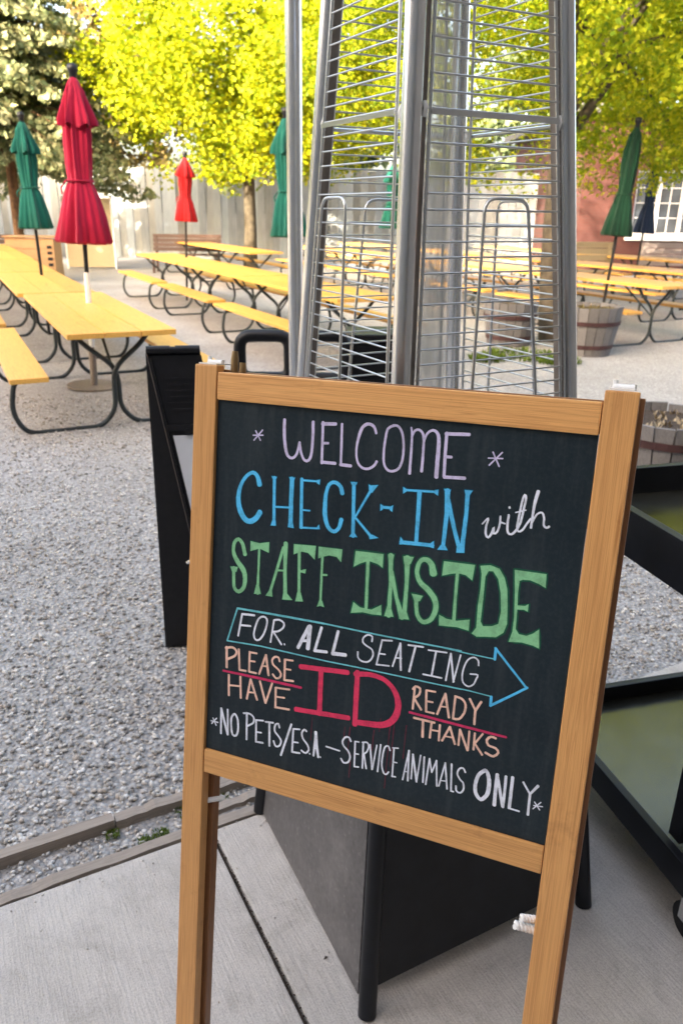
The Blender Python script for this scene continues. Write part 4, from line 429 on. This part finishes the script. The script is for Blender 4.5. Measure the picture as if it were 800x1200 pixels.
rows = [('first row from the left', 1.02, 5.38, 5, 2.86), ('row passing in front of the maple trunk', 3.72, 6.75, 3, 2.86), ('row right of the heater with the green umbrella', 7.98, 6.72, 4, 2.86), ('row behind the green umbrella', 10.1, 8.3, 4, 2.86), ('row nearest the brick building', 12.7, 8.6, 3, 2.86), ('row farthest back between the fence and the heater', 5.9, 15.2, 2, 2.86)]
ordn = ['nearest', 'second', 'third', 'fourth', 'fifth']
proto = None; first = True
for (rn, v, s0, n, st) in rows:
    for k in range(n):
        lab = 'yellow picnic table, %s in the %s' % (ordn[k], rn)
        if proto is None: proto = tree_table(lab); o = proto
        else: o = copy_tree(proto)
        o['label'] = lab; o.location = tpos(v+random.uniform(-.03, .03), s0+k*st)

# ------------------------------------------------------------------ closed umbrellas
def umbrella(label, loc, ztop, zhem, mat, sc=1.0, lean=(0, 0), zg=0.0, vent=True, sleeve=False, plate=False, seed=1, rod=.019):
    t = thing('closed_umbrella', label, 'umbrella', loc, 0, 'closed patio umbrellas'); t.rotation_euler = (lean[1], lean[0], random.uniform(0, 6.28) if False else 0)
    random.seed(seed); H_ = ztop-zhem
    b = MB(); b.tube([(0, 0, zg), (0, 0, ztop+.02)], rod, 10); b.build('pole', M['black_metal'], t)
    if sleeve: b = MB(); b.tube([(0, 0, .34), (0, 0, .98)], rod+.006, 10); b.build('pole_sleeve', M['white_plastic'], t)
    b = MB(); b.tube([(0, 0, ztop-.02), (0, 0, ztop+.03), (0, 0, ztop+.05), (0, 0, ztop+.09), (0, 0, ztop+.10)], [.03, .03, .042, .04, .01], 10); b.build('finial', M['black_metal'], t)
    n = 96; ph = random.random()*6
    def sheet(prof, folds, name, scal=0):
        vs = []; fs = []; m = len(prof)
        for i, (z, r, am) in enumerate(prof):
            for k in range(n):
                a = 2*math.pi*k/n; wob = (1-2.1*abs(math.sin(folds*a/2+ph+.5*math.sin(3*a+ph)+.25*math.sin(z*4+ph))))+.3*math.sin((folds*2+1)*a+ph*2+z*3); q = r*sc*(1+am*wob+.07*math.sin(2*a+ph+z*2)+.03*math.sin(5*a+z*9))
                zz = z-(scal*abs(math.sin(folds*a/2+ph/2)) if i == m-1 else 0); vs.append((q*math.cos(a), q*math.sin(a), zz))
        for i in range(m-1):
            for k in range(n): fs.append((i*n+k, i*n+(k+1) % n, (i+1)*n+(k+1) % n, (i+1)*n+k))
        q = MB(); q.add(vs, fs, True); return q.build(name, mat, t)
    zt = ztop
    sheet([(zt-.01, .035, .05), (zt-.10, .085, .14), (zt-.22*H_, .112, .20), (zt-.35*H_, .118, .18), (zt-.52*H_, .112, .13), (zt-.60*H_, .108, .08), (zt-.625*H_, .112, .08), (zt-.70*H_, .15, .12), (zt-.85*H_, .195, .14), (zhem+.01, .232, .15), (zhem-.012, .215, .16), (zhem+.02, .14, .3), (zhem+.06, .04, .1)], 8, 'canopy')
    if vent: sheet([(zt, .03, .02), (zt-.04, .06, .06), (zt-.12*H_, .10, .16), (zt-.25*H_, .158, .27), (zt-.268*H_, .156, .30)], 7, 'vent_flap', .035)
    b = MB(); ring = [(.121*sc*math.cos(a), .121*sc*math.sin(a), zt-.612*H_) for a in [2*math.pi*k/24 for k in range(25)]]; b.tube(ring, .009, 6)
    b.tube([(-.12*sc, -.03, zt-.612*H_), (-.17*sc, -.05, zt-.66*H_), (-.16*sc, -.06, zt-.70*H_)], .008, 6); b.build('tie_strap', mat, t)
    if plate: b = MB(); b.tube([(0, 0, -.015), (0, 0, .0)], .24, 28); b.build('base_plate', M['flange'], t); b = MB(); b.tube([(0, 0, .0), (0, 0, .3)], .032, 12); b.build('base_socket', M['flange'], t)
    return t
umbrella('crimson closed umbrella standing through the nearest left table', (-2.27, 6.95, 0), 2.47, 1.23, M['red'], .87, (R(2.0), 0), -.01, True, True, True, 2)
umbrella('teal green closed umbrella at the far left, beside the spruce', (-3.72, 9.85, 0), 2.42, 1.27, M['teal'], .84, (R(-.5), 0), 0, seed=3)
umbrella('small bright red closed umbrella in front of the fence and under the maple leaves', (-2.78, 14.0, 0), 2.30, 1.32, M['scarlet'], .84, (R(2.5), 0), 0, True, seed=4)
umbrella('teal closed umbrella just left of the galvanized pole', (-.60, 9.1, 0), 2.42, 1.24, M['teal'], .86, (R(-1.2), 0), 0, seed=5)
umbrella('green closed umbrella glimpsed through the left side of the heater cage', (.80, 14.2, 0), 2.25, 1.25, M['teal'], .85, (0, 0), 0, seed=6)
umbrella('dark green closed umbrella leaning right of the heater', (3.32, 10.25, 0), 2.50, 1.27, M['dkgreen'], .78, (R(3.4), 0), 0, False, seed=7)
umbrella('navy blue closed umbrella before the white windows', (5.25, 14.6, 0), 2.42, 1.22, M['navy'], .72, (R(2.5), 0), 0, False, seed=8)

# ------------------------------------------------------------------ benches and box in the background
def bench(label, loc, rz, wd, mat, h=.9, slats=4):
    t = thing('garden_bench', label, 'bench', loc, rz)
    for k in range(slats):
        b = MB(); z0 = .5+k*(h-.5)/slats; b.box(-wd/2, wd/2, .22+.02*k, .245+.02*k, z0, z0+(h-.5)/slats-.012, None, .003); b.build('back_slat', mat, t)
    for k in range(3): b = MB(); b.box(-wd/2, wd/2, -.22+k*.145, -.09+k*.145, .42, .445, None, .003); b.build('seat_slat', mat, t)
    for s in (-1, 1):
        b = MB(); b.box(s*(wd/2-.08)-.03, s*(wd/2-.08)+.03, -.2, -.14, -.02, .42); b.box(s*(wd/2-.08)-.03, s*(wd/2-.08)+.03, .25, .29, -.02, h-.05); b.box(s*(wd/2-.08)-.028, s*(wd/2-.08)+.028, -.14, .25, .36, .417); b.build('leg', mat, t)
    return t
bench('brown wooden bench with a slatted back against the pale fence', (-4.05, 20.6, 0), 0, 1.75, M['brown_bench'], .92)
bench('cream wooden bench in front of the brick wall beside the dark green umbrella', (5.0, 16.4, 0), R(3), 1.05, M['cream_bench'], 1.0)
bench('faded pinkish bench below the white windows at the right edge', (7.0, 17.2, 0), 0, 1.35, M['pink_bench'], .98)
bench('reddish brown bench at the far left edge beside the tan box', (-8.4, 18.5, 0), 0, 1.5, M['brown_bench'], .92)
t = thing('wooden_box', 'tan wooden box with a slotted end under the teal umbrella', 'box', (-6.75, 17.6, 0), R(4))
for k in range(4): b = MB(); b.box(-.5, .5, -.3, -.275, .02+k*.22, .23+k*.22, None, .004); b.build('plank', M['tan_box'], t)
b = MB(); b.box(-.5, .5, -.272, .3, .0, .86); b.build('body', M['tan_box'], t)
b = MB()
for k in range(5): b.box(.36, .46, -.312, -.303, .2+k*.12, .26+k*.12)
b.build('vent_slots', M['black_metal'], t)
b = MB(); b.box(-.54, .54, -.34, .33, .9, .93, None, .004); b.build('lid', M['tan_box'], t)
t = thing('display_panel', 'cream upright panel leaning on the fence left of the brown bench', 'panel', (-6.78, 21.6, 0), 0)
b = MB(); b.box(-.62, .62, 0, .05, .02, 1.75, None, .006); b.build('sheet', M['cream_bench'], t); 
for x in (-.66, .625): b = MB(); b.box(x, x+.035, -.01, .06, -.02, 1.79); b.build('edge_post', M['white'], t)

# ------------------------------------------------------------------ barrel planters
def barrel(label, loc, rt, rb, h, plants=0, seed=1, ns=20):
    t = thing('barrel_planter', label, 'planter', loc, 0, 'half barrel planters'); random.seed(seed)
    for k in range(ns):
        a0 = 2*math.pi*k/ns+.012; a1 = 2*math.pi*(k+1)/ns-.012; b = MB(); hh = h+random.uniform(-.006, .006); rings = []
        for (z, q) in ((-.02, 0), (h*.5, .45), (h, 1)):
            ro = rb+(rt-rb)*(q if q != .45 else .62); ri = ro-.028; zz = hh if q == 1 else z
            rings.append([(ri*math.cos(a0), ri*math.sin(a0), zz), (ro*math.cos(a0), ro*math.sin(a0), zz), (ro*math.cos(a1), ro*math.sin(a1), zz), (ri*math.cos(a1), ri*math.sin(a1), zz)])
        vs = [p for r0 in rings for p in r0]; fs = [(0, 1, 2, 3), (8, 11, 10, 9)]
        for i in (0, 4):
            for j in range(4): fs.append((i+j, i+(j+1) % 4, i+4+(j+1) % 4, i+4+j))
        b.add(vs, fs); b.build('stave', M['stave'], t)
    for z, q in ((.12*h, .15), (.62*h, .72)):
        ro = rb+(rt-rb)*q; b = MB(); nn = 32
        for (za, zb) in ((z, z+.045),):
            vs = []
            for k in range(nn):
                a = 2*math.pi*k/nn
                for zz, rr_ in ((za, ro+.003), (za, ro+.010), (zb, ro+.014), (zb, ro+.003)): vs.append((rr_*math.cos(a), rr_*math.sin(a), zz))
            b.add(vs, [(k*4+j, k*4+(j+1) % 4, ((k+1) % nn)*4+(j+1) % 4, ((k+1) % nn)*4+j) for k in range(nn) for j in range(4)])
        b.build('hoop', M['hoop'], t)
    b = MB(); b.tube([(0, 0, .0), (0, 0, h-.05)], [rb-.03, rt-.035], 24); b.build('soil', M['soil'], t)
    if plants:
        b = MB()
        for _ in range(plants):
            a = random.random()*6.28; r0 = (rt-.07)*math.sqrt(random.random()); x, y = r0*math.cos(a), r0*math.sin(a); l = random.uniform(.02, .045)
            for _ in range(2):
                c = random.random()*6.28; dx, dy = math.cos(c), math.sin(c); b.add([(x-dy*.01, y+dx*.01, h-.05), (x+dy*.01, y-dx*.01, h-.05), (x+dx*l*.7, y+dy*l*.7, h-.05+l)], [(0, 1, 2)])
        o = b.build('plants', M['leaf_b'] if seed != 2 else M['cream_bench'], t); stuff(o)
    return t
barrel('grey half barrel planter just right of the heater, in front of the green umbrella table', (2.84, 9.15, 0), .37, .28, .53, 160, 1)
barrel('grey half barrel planter with pale clippings, behind the sign and above the black cart', (2.02, 4.62, 0), .37, .28, .36, 70, 2)
barrel('dark half barrel planter seen through the right side of the heater cage', (2.05, 9.75, 0), .33, .26, .50, 60, 3)

# ------------------------------------------------------------------ galvanized pole
t = thing('steel_pole', 'thin galvanized steel pole rising behind the left side of the heater', 'pole', (-.15, 2.45, 0))
b = MB(); b.tube([(0, 0, .01), (0, 0, 3.6)], .0235, 20); b.build('shaft', M['steel'], t); b = MB(); b.tube([(0, 0, -.02), (0, 0, .01)], .07, 20); b.build('foot_plate', M['steel'], t)

# ------------------------------------------------------------------ black folding sign at the left, black hand-hole panel, black crate
def slabq(top0, top1, bot0, bot1, th, nrm):
    n_ = Vector(nrm).normalized()*th; q = [Vector(p) for p in (top0, top1, bot1, bot0)]; return MB().quadprism(q, [p+n_ for p in q])
t = thing('folding_sign', 'narrow black plastic folding sign with a white poster, left of the chalkboard', 'sign', (-.6, 2.35, 0))
hz = 1.1; H0 = Vector((0, 0, hz)); hv = Vector((.158, .03, 0)); B0 = Vector((.225, -.15, -.0)); A0 = Vector((-.045, .12, -.015))
nB = hv.cross(B0-H0).normalized(); nB = nB if nB.y < 0 else -nB
fB = lambda x, z, off=0: H0.lerp(B0, z)+hv*x*1.0+nB*off
def plate(x0, x1, z0, z1, o0, o1): return MB().quadprism([fB(x0, z0, o0), fB(x1, z0, o0), fB(x1, z1, o0), fB(x0, z1, o0)], [fB(x0, z0, o1), fB(x1, z0, o1), fB(x1, z1, o1), fB(x0, z1, o1)])
plate(0, 1, 0.015, 1, -.012, .0).build('front_panel', M['black_plastic'], t)
m_ = plate(0, .05, .02, 1, .0005, .010); q = plate(.95, 1, .02, 1, .0005, .010); m_.add(q.v, q.f); q = plate(.05, .95, .205, .222, .0005, .008); m_.add(q.v, q.f); m_.build('panel_rim', M['black_plastic'], t)
plate(.12, .95, .235, .93, .0005, .004).build('poster', M['paper'], t)
mk = plate(.86, .93, .42, .455, .0045, .006); q = plate(.80, .93, .70, .735, .0045, .006); mk.add(q.v, q.f); mk.build('poster_lettering', M['black_plastic'], t)
for k in range(6): plate(.18+.05*(k % 2), .82-.06*(k % 3), .075+k*.017, .081+k*.017, .0005, .003).build('embossed_line', M['black_plastic'], t)
b = MB(); c0 = fB(.42, .225, .0); b.tube([c0, c0+nB*.012], .011, 14); b.build('knob', M['black_plastic'], t)
A1 = A0+hv; nA = hv.cross(A0-H0).normalized(); nA = nA if nA.y > 0 else -nA
slabq(H0+Vector((-.004, .006, -.01)), H0+hv+Vector((0, .006, -.01)), A0+Vector((0, 0, 0)), A1, .03, nA).build('rear_panel', M['black_plastic'], t)
b = MB(); b.tube([H0+Vector((0, 0, .0)), H0+hv*.44], .013, 10); b.tube([H0+hv*.44, H0+hv*.54], .010, 10); b.tube([H0+hv*.54, H0+hv*1.0], .013, 10); b.build('hinge', M['black_plastic'], t)
b = MB(); e0 = H0.lerp(B0, .60)+Vector((-.004, .01, 0)); b.tube([e0, e0+Vector((-.035, .02, -.022))], [.012, .006], 8); b.build('spreader', M['steel'], t)
plate(-.012, -.001, .0, 1, -.012, .009).build('side_edge', M['edge_grey'], t)

t = thing('barrier_panel', 'black moulded plastic panel with rounded hand holes behind the chalkboard', 'barrier', (-.155, 2.95, 0), R(2))
hp = MB()
def ringtube(cx0, cx1, z0, z1, r, rad): hp.tube(fillet([((cx0+cx1)/2, 0, z0), (cx0, 0, z0), (cx0, 0, z1), (cx1, 0, z1), (cx1, 0, z0), ((cx0+cx1)/2, 0, z0)], rad, 5), r, 10)
ringtube(-.24, -.05, .90, 1.06, .024, .05); hp.build('handle', M['black_plastic'], t)
hp = MB(); ringtube(-.01, .165, .90, 1.06, .022, .045); hp.build('handle', M['black_plastic'], t)
b = MB(); b.box(-.262, .19, -.02, .02, .02, .875, None, .012); b.build('panel', M['black_plastic'], t)
b = MB(); b.box(-.262, -.16, -.05, .05, -.02, .018); b.box(.09, .19, -.05, .05, -.02, .018); b.build('foot', M['black_plastic'], t)
t = thing('black_bin', 'black slatted bin seen through the left side of the heater cage', 'bin', (.125, 3.15, 0), R(4))
b = MB(); b.box(-.1, .11, -.1, .12, -.02, 1.02, None, .015); b.build('body', M['black_plastic'], t); b = MB(); b.box(-.112, .122, -.112, .132, 1.023, 1.055, None, .008); b.build('lid', M['black_plastic'], t)
for k in range(6): b = MB(); b.box(-.095, .105, -.112, -.101, .3+k*.11, .33+k*.11, None, .003); b.build('rib', M['black_plastic'], t)

# ------------------------------------------------------------------ pyramid patio heater
ht = thing('patio_heater', 'pyramid patio heater with wire cage and grey base behind the chalkboard', 'patio heater')
CG = (.185, 1.637); ang = [-math.pi/2-.298, math.pi-.298, -.298, math.pi/2-.298]     # front, left, right, back
def cage(i, z):
    r0 = .282-.102*(z-1.2); return Vector((CG[0]-.023*(z-1.2)+r0*math.cos(ang[i]), CG[1]+r0*math.sin(ang[i]), z))
BG = [Vector((.065, 1.067, 0)), Vector((-.206, 1.627, 0)), Vector((.577, 1.34, 0)), Vector((.31, 1.91, 0))]
ZB = .82
def base(i, z): return BG[i].lerp(cage(i, ZB), z/ZB)
for i in range(4):
    b = MB(); b.tube([base(i, 0.0), base(i, ZB)], .0185, 16); b.build('leg', M['black_metal'], ht)
    
for (i, j, lo) in ((1, 0, .006), (0, 2, .05), (2, 3, .04), (3, 1, .04)):
    a0, a1, t0, t1 = base(i, lo), base(j, lo), base(i, ZB-.01), base(j, ZB-.01); e = (a1-a0).normalized(); g0, g1 = (-.006, .042) if i == 1 else (.02, .02)
    if i == 0: g0, g1 = .017, .017
    nr = e.cross(t0-a0).normalized(); c = (base(0, .4)+base(3, .4))/2; nr = nr if nr.dot(c-a0) > 0 else -nr
    q = [a0+e*g0, a1-e*g1, t1-e*g1, t0+e*g0]; MB().quadprism(q, [p+nr*.004 for p in q]).build('base_panel', M['panel'] if i in (1,) else M['black_metal'], ht)  # right and rear panels black: shade on the grey put into the colour
dk = MB(); ct = [cage(i, ZB) for i in (1, 0, 2, 3)]; dk.quadprism([p+Vector((0, 0, -.006)) for p in ct], [p+Vector((0, 0, .006)) for p in ct]); dk.build('deck', M['steel'], ht)
ZT = 2.02
for i in range(4):
    b = MB(); b.tube([cage(i, ZB+.008), cage(i, ZT)], .0175, 18); b.build('corner_post', M['steel'], ht)
flg = [(0, 2), (2, 0), (1, 0)]
for (i, j) in flg:
    a0, a1 = cage(i, ZB+.008), cage(i, ZT); e = (cage(j, 1.2)-cage(i, 1.2)).normalized(); cen = Vector((CG[0], CG[1], 0)); nn_ = Vector((-e.y, e.x, 0)); nn_ = nn_ if nn_.dot(cen-Vector((a0.x, a0.y, 0))) > 0 else -nn_
    q = [p+e*.012+nn_*o_ for p in (a0, a1) for o_ in (0,)]; A = [a0+e*.010-nn_*.004, a0+e*.027-nn_*.004, a0+e*.027+nn_*.012, a0+e*.010+nn_*.012]; Bq = [a1+e*.010-nn_*.004, a1+e*.027-nn_*.004, a1+e*.027+nn_*.012, a1+e*.010+nn_*.012]
    MB().quadprism(A, Bq).build('post_flange', M['flange'], ht)
wm = MB(); wm.tube([(0, 0, 0), (1, 0, 0)], 1.0, 6); wme = wm.mesh('wire', M['wire'])
def wire(parent, a, b_, r, name='wire', me=None):
    o = obj(name, wme, parent); d_ = b_-a; o.matrix_local = Matrix.Translation(a) @ d_.to_track_quat('X', 'Z').to_matrix().to_4x4() @ Matrix.Diagonal((d_.length, r, r, 1)); return o
for (i, j, ac, hw0, hw1) in ((0, 2, .56, .205, .135), (1, 0, .31, .18, .14), (2, 3, .5, .2, .14), (3, 1, .5, .2, .14)):
    e = (cage(j, 1.2)-cage(i, 1.2)).normalized(); cen = Vector((CG[0], CG[1], 1.2)); nn_ = Vector((-e.y, e.x, 0)); nn_ = nn_ if nn_.dot(cen-cage(i, 1.2)) < 0 else -nn_
    fr = MB(); s0, s1 = (lambda z: cage(i, z)+e*.030+nn_*.010), (lambda z: cage(j, z)-e*.030+nn_*.010)
    fr.tube([s0(ZB+.02), s0(ZT-.03)], .0032, 8); fr.tube([s1(ZB+.02), s1(ZT-.03)], .0032, 8); gr = fr.build('grille', M['wire'], ht)
    z = ZB+.035
    while z < ZT-.03: wire(gr, s0(z)-e*.004, s1(z)+e*.004, .0018); z += .0260
    pt = lambda f, z: cage(i, z).lerp(cage(j, z), f)+nn_*.016
    ap = fillet([pt(ac-hw0-.03, ZB+.02), pt(ac-hw1, 1.525), pt(ac+hw1, 1.525), pt(ac+hw0+.03, ZB+.02)], .025, 4); b = MB(); b.tube(ap, .0031, 8); b.build('arch_guard', M['wire'], gr)
    b = MB(); z = 1.655; p0, p1 = s0(z), s1(z); b.quadprism([p0+nn_*.003+Vector((0, 0, -.002)), p1+nn_*.003+Vector((0, 0, -.002)), p1+nn_*.003+Vector((0, 0, .002)), p0+nn_*.003+Vector((0, 0, .002))], [p0+nn_*.006+Vector((0, 0, -.004)), p1+nn_*.006+Vector((0, 0, -.004)), p1+nn_*.006+Vector((0, 0, .004)), p0+nn_*.006+Vector((0, 0, .004))]); b.build('cross_bar', M['wire'], gr)
    for p_, sg in ((cage(i, 1.66)+e*.022, 1), (cage(j, 1.655)-e*.022, -1)):
        b = MB(); b.tube([p_+nn_*.004+Vector((0, 0, -.012)), p_+nn_*.009, p_+nn_*.004+Vector((0, 0, .010))], .0042, 8); b.build('clip', M['white_plastic'], gr)
b = MB(); r0 = .037; b.tube([(CG[0], CG[1], ZB+.01), (CG[0]-.019, CG[1], ZT-.02)], r0, 28); b.build('glass_tube', M['tube'], ht)
b = MB(); q = [cage(i, ZT)*1.0 for i in (1, 0, 2, 3)]; b.quadprism(q, [Vector((CG[0]-.02, CG[1], ZT+.28))+(p-Vector((CG[0]-.02, CG[1], ZT)))*.12+Vector((0, 0, -.0)) for p in q]); b.build('hood', M['steel'], ht)

# ------------------------------------------------------------------ black two-level cart
ct_ = thing('black_cart', 'two level black metal cart with mirror-like shelves at the right edge', 'cart', (.572, 1.885, 0), R(15.2))
LC, WC = .72, .95     # local -y comes towards the viewer, x to the right
def tray(z, h, name):
    for (x0, x1, y0, y1) in ((0, .022, -LC, 0), (WC-.022, WC, -LC, 0), (.022, WC-.022, -.022, 0), (.022, WC-.022, -LC, -LC+.022)):
        b = MB(); b.box(x0, x1, y0, y1, z-h, z, None, .003); b.build('shelf_rail', M['black_metal'], ct_)
    b = MB(); b.box(.022, WC-.022, -LC+.022, -.022, z-h*.72, z-h*.72+.008); b.build(name, M['shelf'], ct_)
tray(.885, .11, 'shelf_plate'); tray(.205, .075, 'shelf_plate')
for (x, y) in ((.001, -LC+.12), (WC-.041, -LC+.12), (WC-.041, -.10)):
    b = MB(); b.box(x+.022, x+.062 if x < .5 else x+.018, y, y+.035, .213, .80); b.build('corner_post', M['black_metal'], ct_)
for (x, y) in ((.045, -LC+.06), (WC-.045, -LC+.06), (.045, -.06), (WC-.045, -.06)):
    c = thing('x', 'x', 'x') if False else None
    b = MB(); b.tube([(x-.015, y, .045), (x+.015, y, .045)], .045, 22); w_ = b.build('caster', M['black_plastic'], ct_)
    b = MB(); b.box(x-.022, x-.018, y-.02, y+.02, .045, .128); b.box(x+.018, x+.022, y-.02, y+.02, .045, .128); b.build('caster_fork', M['steel'], w_)

# ------------------------------------------------------------------ chalkboard sign
sg = thing('chalkboard_sign', 'wooden A-frame chalkboard with coloured chalk lettering leaning on the heater', 'chalkboard')
sg.matrix_world = Matrix(((.92149596, .38471341, .05329896, -.21979), (-.38787125, .90448712, .17736669, 1.139836), (.02002712, -.18411583, .9827005, 1.287343), (0, 0, 0, 1)))
def sbox(x0, x1, y0, y1, z0, z1, name, mat, bev=.0025, label=None):
    b = MB(); b.box(x0, x1, y0, y1, z0, z1, None, bev); return b.build(name, mat, sg, label)
XL, XR, SW = .0376, .5798, .62
sbox(0, XL, 0, .021, -1.309, 0, 'front_leg', M['pine']); sbox(XR, SW, 0, .021, -1.326, .0055, 'front_leg', M['pine'])
sbox(XL+.001, XR-.001, .001, .020, -.0498, -.0094, 'rail', M['pine_x']); sbox(XL+.001, XR-.001, .001, .020, -.6522, -.6116, 'rail', M['pine_x'])
sbox(XL+.001, XR-.001, .0062, .0122, -.6112, -.0502, 'board', M['board'], 0)
bdo = [c for c in sg.children if c.name.startswith('board')][-1]
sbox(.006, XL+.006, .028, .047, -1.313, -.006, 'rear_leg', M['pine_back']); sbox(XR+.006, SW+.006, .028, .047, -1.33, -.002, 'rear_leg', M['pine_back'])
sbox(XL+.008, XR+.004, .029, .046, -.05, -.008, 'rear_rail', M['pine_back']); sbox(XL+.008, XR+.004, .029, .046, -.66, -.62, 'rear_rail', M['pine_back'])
for x in (.020, .600):
    b = MB(); z = .006 if x > .3 else 0
    b.box(x-.016, x+.014, .004, .044, z+.0005, z+.0025); b.tube([(x-.012, .024, z+.004), (x+.012, .024, z+.004)], .0035, 10); b.build('hinge', M['white_plastic'], sg)
    for dx, l_ in ((-.011, .012), (.011, .008)): b = MB(); b.tube([(x+dx, .026, z+.002), (x+dx, .026, z+l_)], .0032, 8); b.build('screw', M['white_plastic'], sg)
b = MB(); b.tube([(XL+.012, .03, -.012), (XL+.012, .03, .010), (XL+.012, .03, .022)], [.006, .006, .0045], 10); b.tube([(XL+.026, .03, -.012), (XL+.026, .03, .006)], [.006, .005], 10); b.build('cord_knot', M['brass'], sg)
def cord(p0, p1, r=.0026, turns=5):
    p0, p1 = Vector(p0), Vector(p1); d_ = p1-p0; e1 = d_.orthogonal().normalized(); e2 = d_.normalized().cross(e1); b = MB(); n_ = turns*10
    for ph in (0, math.pi): b.tube([p0+d_*k/n_+(e1*math.cos(2*math.pi*turns*k/n_+ph)+e2*math.sin(2*math.pi*turns*k/n_+ph))*r*.8 for k in range(n_+1)], r, 6)
    b.build('tie_cord', M['white_plastic'], sg)
cord((XL-.003, .022, -.716), (XL+.022, .034, -.710)); cord((XR-.020, .012, -.735), (XR+.004, .024, -.738), .0034, 3); cord((XR-.027, .012, -.749), (XR+.003, .024, -.756), .0038, 3)

from mathutils.geometry import tessellate_polygon
def ribbon(mb, pts, y, extra=0.0, jit=.06):
    P = [Vector((p[0]*1e-4, p[1]*1e-4)) for p in pts]; W_ = [max(p[2]*1e-4*.5+extra, .0004) for p in pts]
    # subdivide long straight runs so the edge can wander a little
    Q = [P[0]]; WW = [W_[0]]
    for i in range(1, len(P)):
        n_ = max(1, int((P[i]-P[i-1]).length/.008))
        for k in range(1, n_+1): Q.append(P[i-1].lerp(P[i], k/n_)); WW.append((W_[i-1]*(1-k/n_)+W_[i]*k/n_))
    L_ = []; Rr_ = []
    for i, p in enumerate(Q):
        a = Q[max(i-1, 0)]; c = Q[min(i+1, len(Q)-1)]; t_ = (c-a); t_ = t_.normalized() if t_.length > 1e-7 else Vector((1, 0)); nr = Vector((-t_.y, t_.x)); 
        L_.append(p+nr*WW[i]*(1+random.uniform(-jit, jit))); Rr_.append(p-nr*WW[i]*(1+random.uniform(-jit, jit)))
    vs = [(q.x, y, q.y) for q in L_]+[(q.x, y, q.y) for q in Rr_]; m_ = len(Q)
    mb.add(vs, [(i, i+1, m_+i+1, m_+i) for i in range(m_-1)])
    for (i, s) in ((0, -1), (m_-1, 1)):
        o_ = Q[i]; d_ = (Q[i]-Q[i-1 if i else 1]); d_ = d_.normalized() if d_.length > 1e-7 else Vector((1, 0)); nr = Vector((-d_.y, d_.x)); w_ = WW[i]
        arc = [o_+nr*w_*math.cos(th)+d_*w_*.8*math.sin(th) for th in [math.pi*k/6 for k in range(7)]]; mb.add([(q.x, y, q.y) for q in arc], [tuple(range(7))])
def polyfill(mb, pts, hole, y):
    ls = [[Vector((p[0]*1e-4, p[1]*1e-4, 0)) for p in pts]]
    if hole: ls.append([Vector((p[0]*1e-4, p[1]*1e-4, 0)) for p in hole])
    tr = tessellate_polygon(ls); flat = [q for l in ls for q in l]; mb.add([(q.x, y, q.y) for q in flat], [tuple(t_) for t_ in tr])
random.seed(9)
for (nm, lab, colr, st) in CHALK:
    halo = {'INSIDE': ('ch_dkgreen', .0022), 'STAFF': ('ch_dkgreen', .0010), 'CHECK': ('ch_dkblue', .0011)}
    hk = [v for k, v in halo.items() if k in lab]; mb = MB(); hb = MB(); y = .0062-.0004
    for si, s in enumerate(st):
        yy = y-si*.000012
        if s[0] == 0:
            polyfill(mb, s[1], s[2], yy)
            if hk:
                for lp in (s[1], s[2]):
                    if lp: ribbon(hb, [(p[0], p[1], 4) for p in list(lp)+[lp[0]]], .0062-.0002-si*.000004, hk[0][1])
        else:
            ribbon(mb, s[1], yy)
            if hk: ribbon(hb, s[1], .0062-.0002-si*.000004, hk[0][1]*.8)
    o = mb.build(nm, M['ch_'+colr], bdo, lab)
    if hk: hb.build('chalk_shading', M[hk[0][0]], bdo, 'dark rim around the '+lab.split(' in ')[0])
# thin dried drips under the pink letters and the green word
for i, (x, z0, z1, wd) in enumerate(DRIPS):
    mb = MB(); ribbon(mb, [(x, z0, wd), (x-4, (z0+z1)/2, wd*.6), (x-6, z1, wd*.4)], .0062-.00012-i*.000005, 0, .2); mb.build('chalk_drip', M['ch_drip'], bdo)
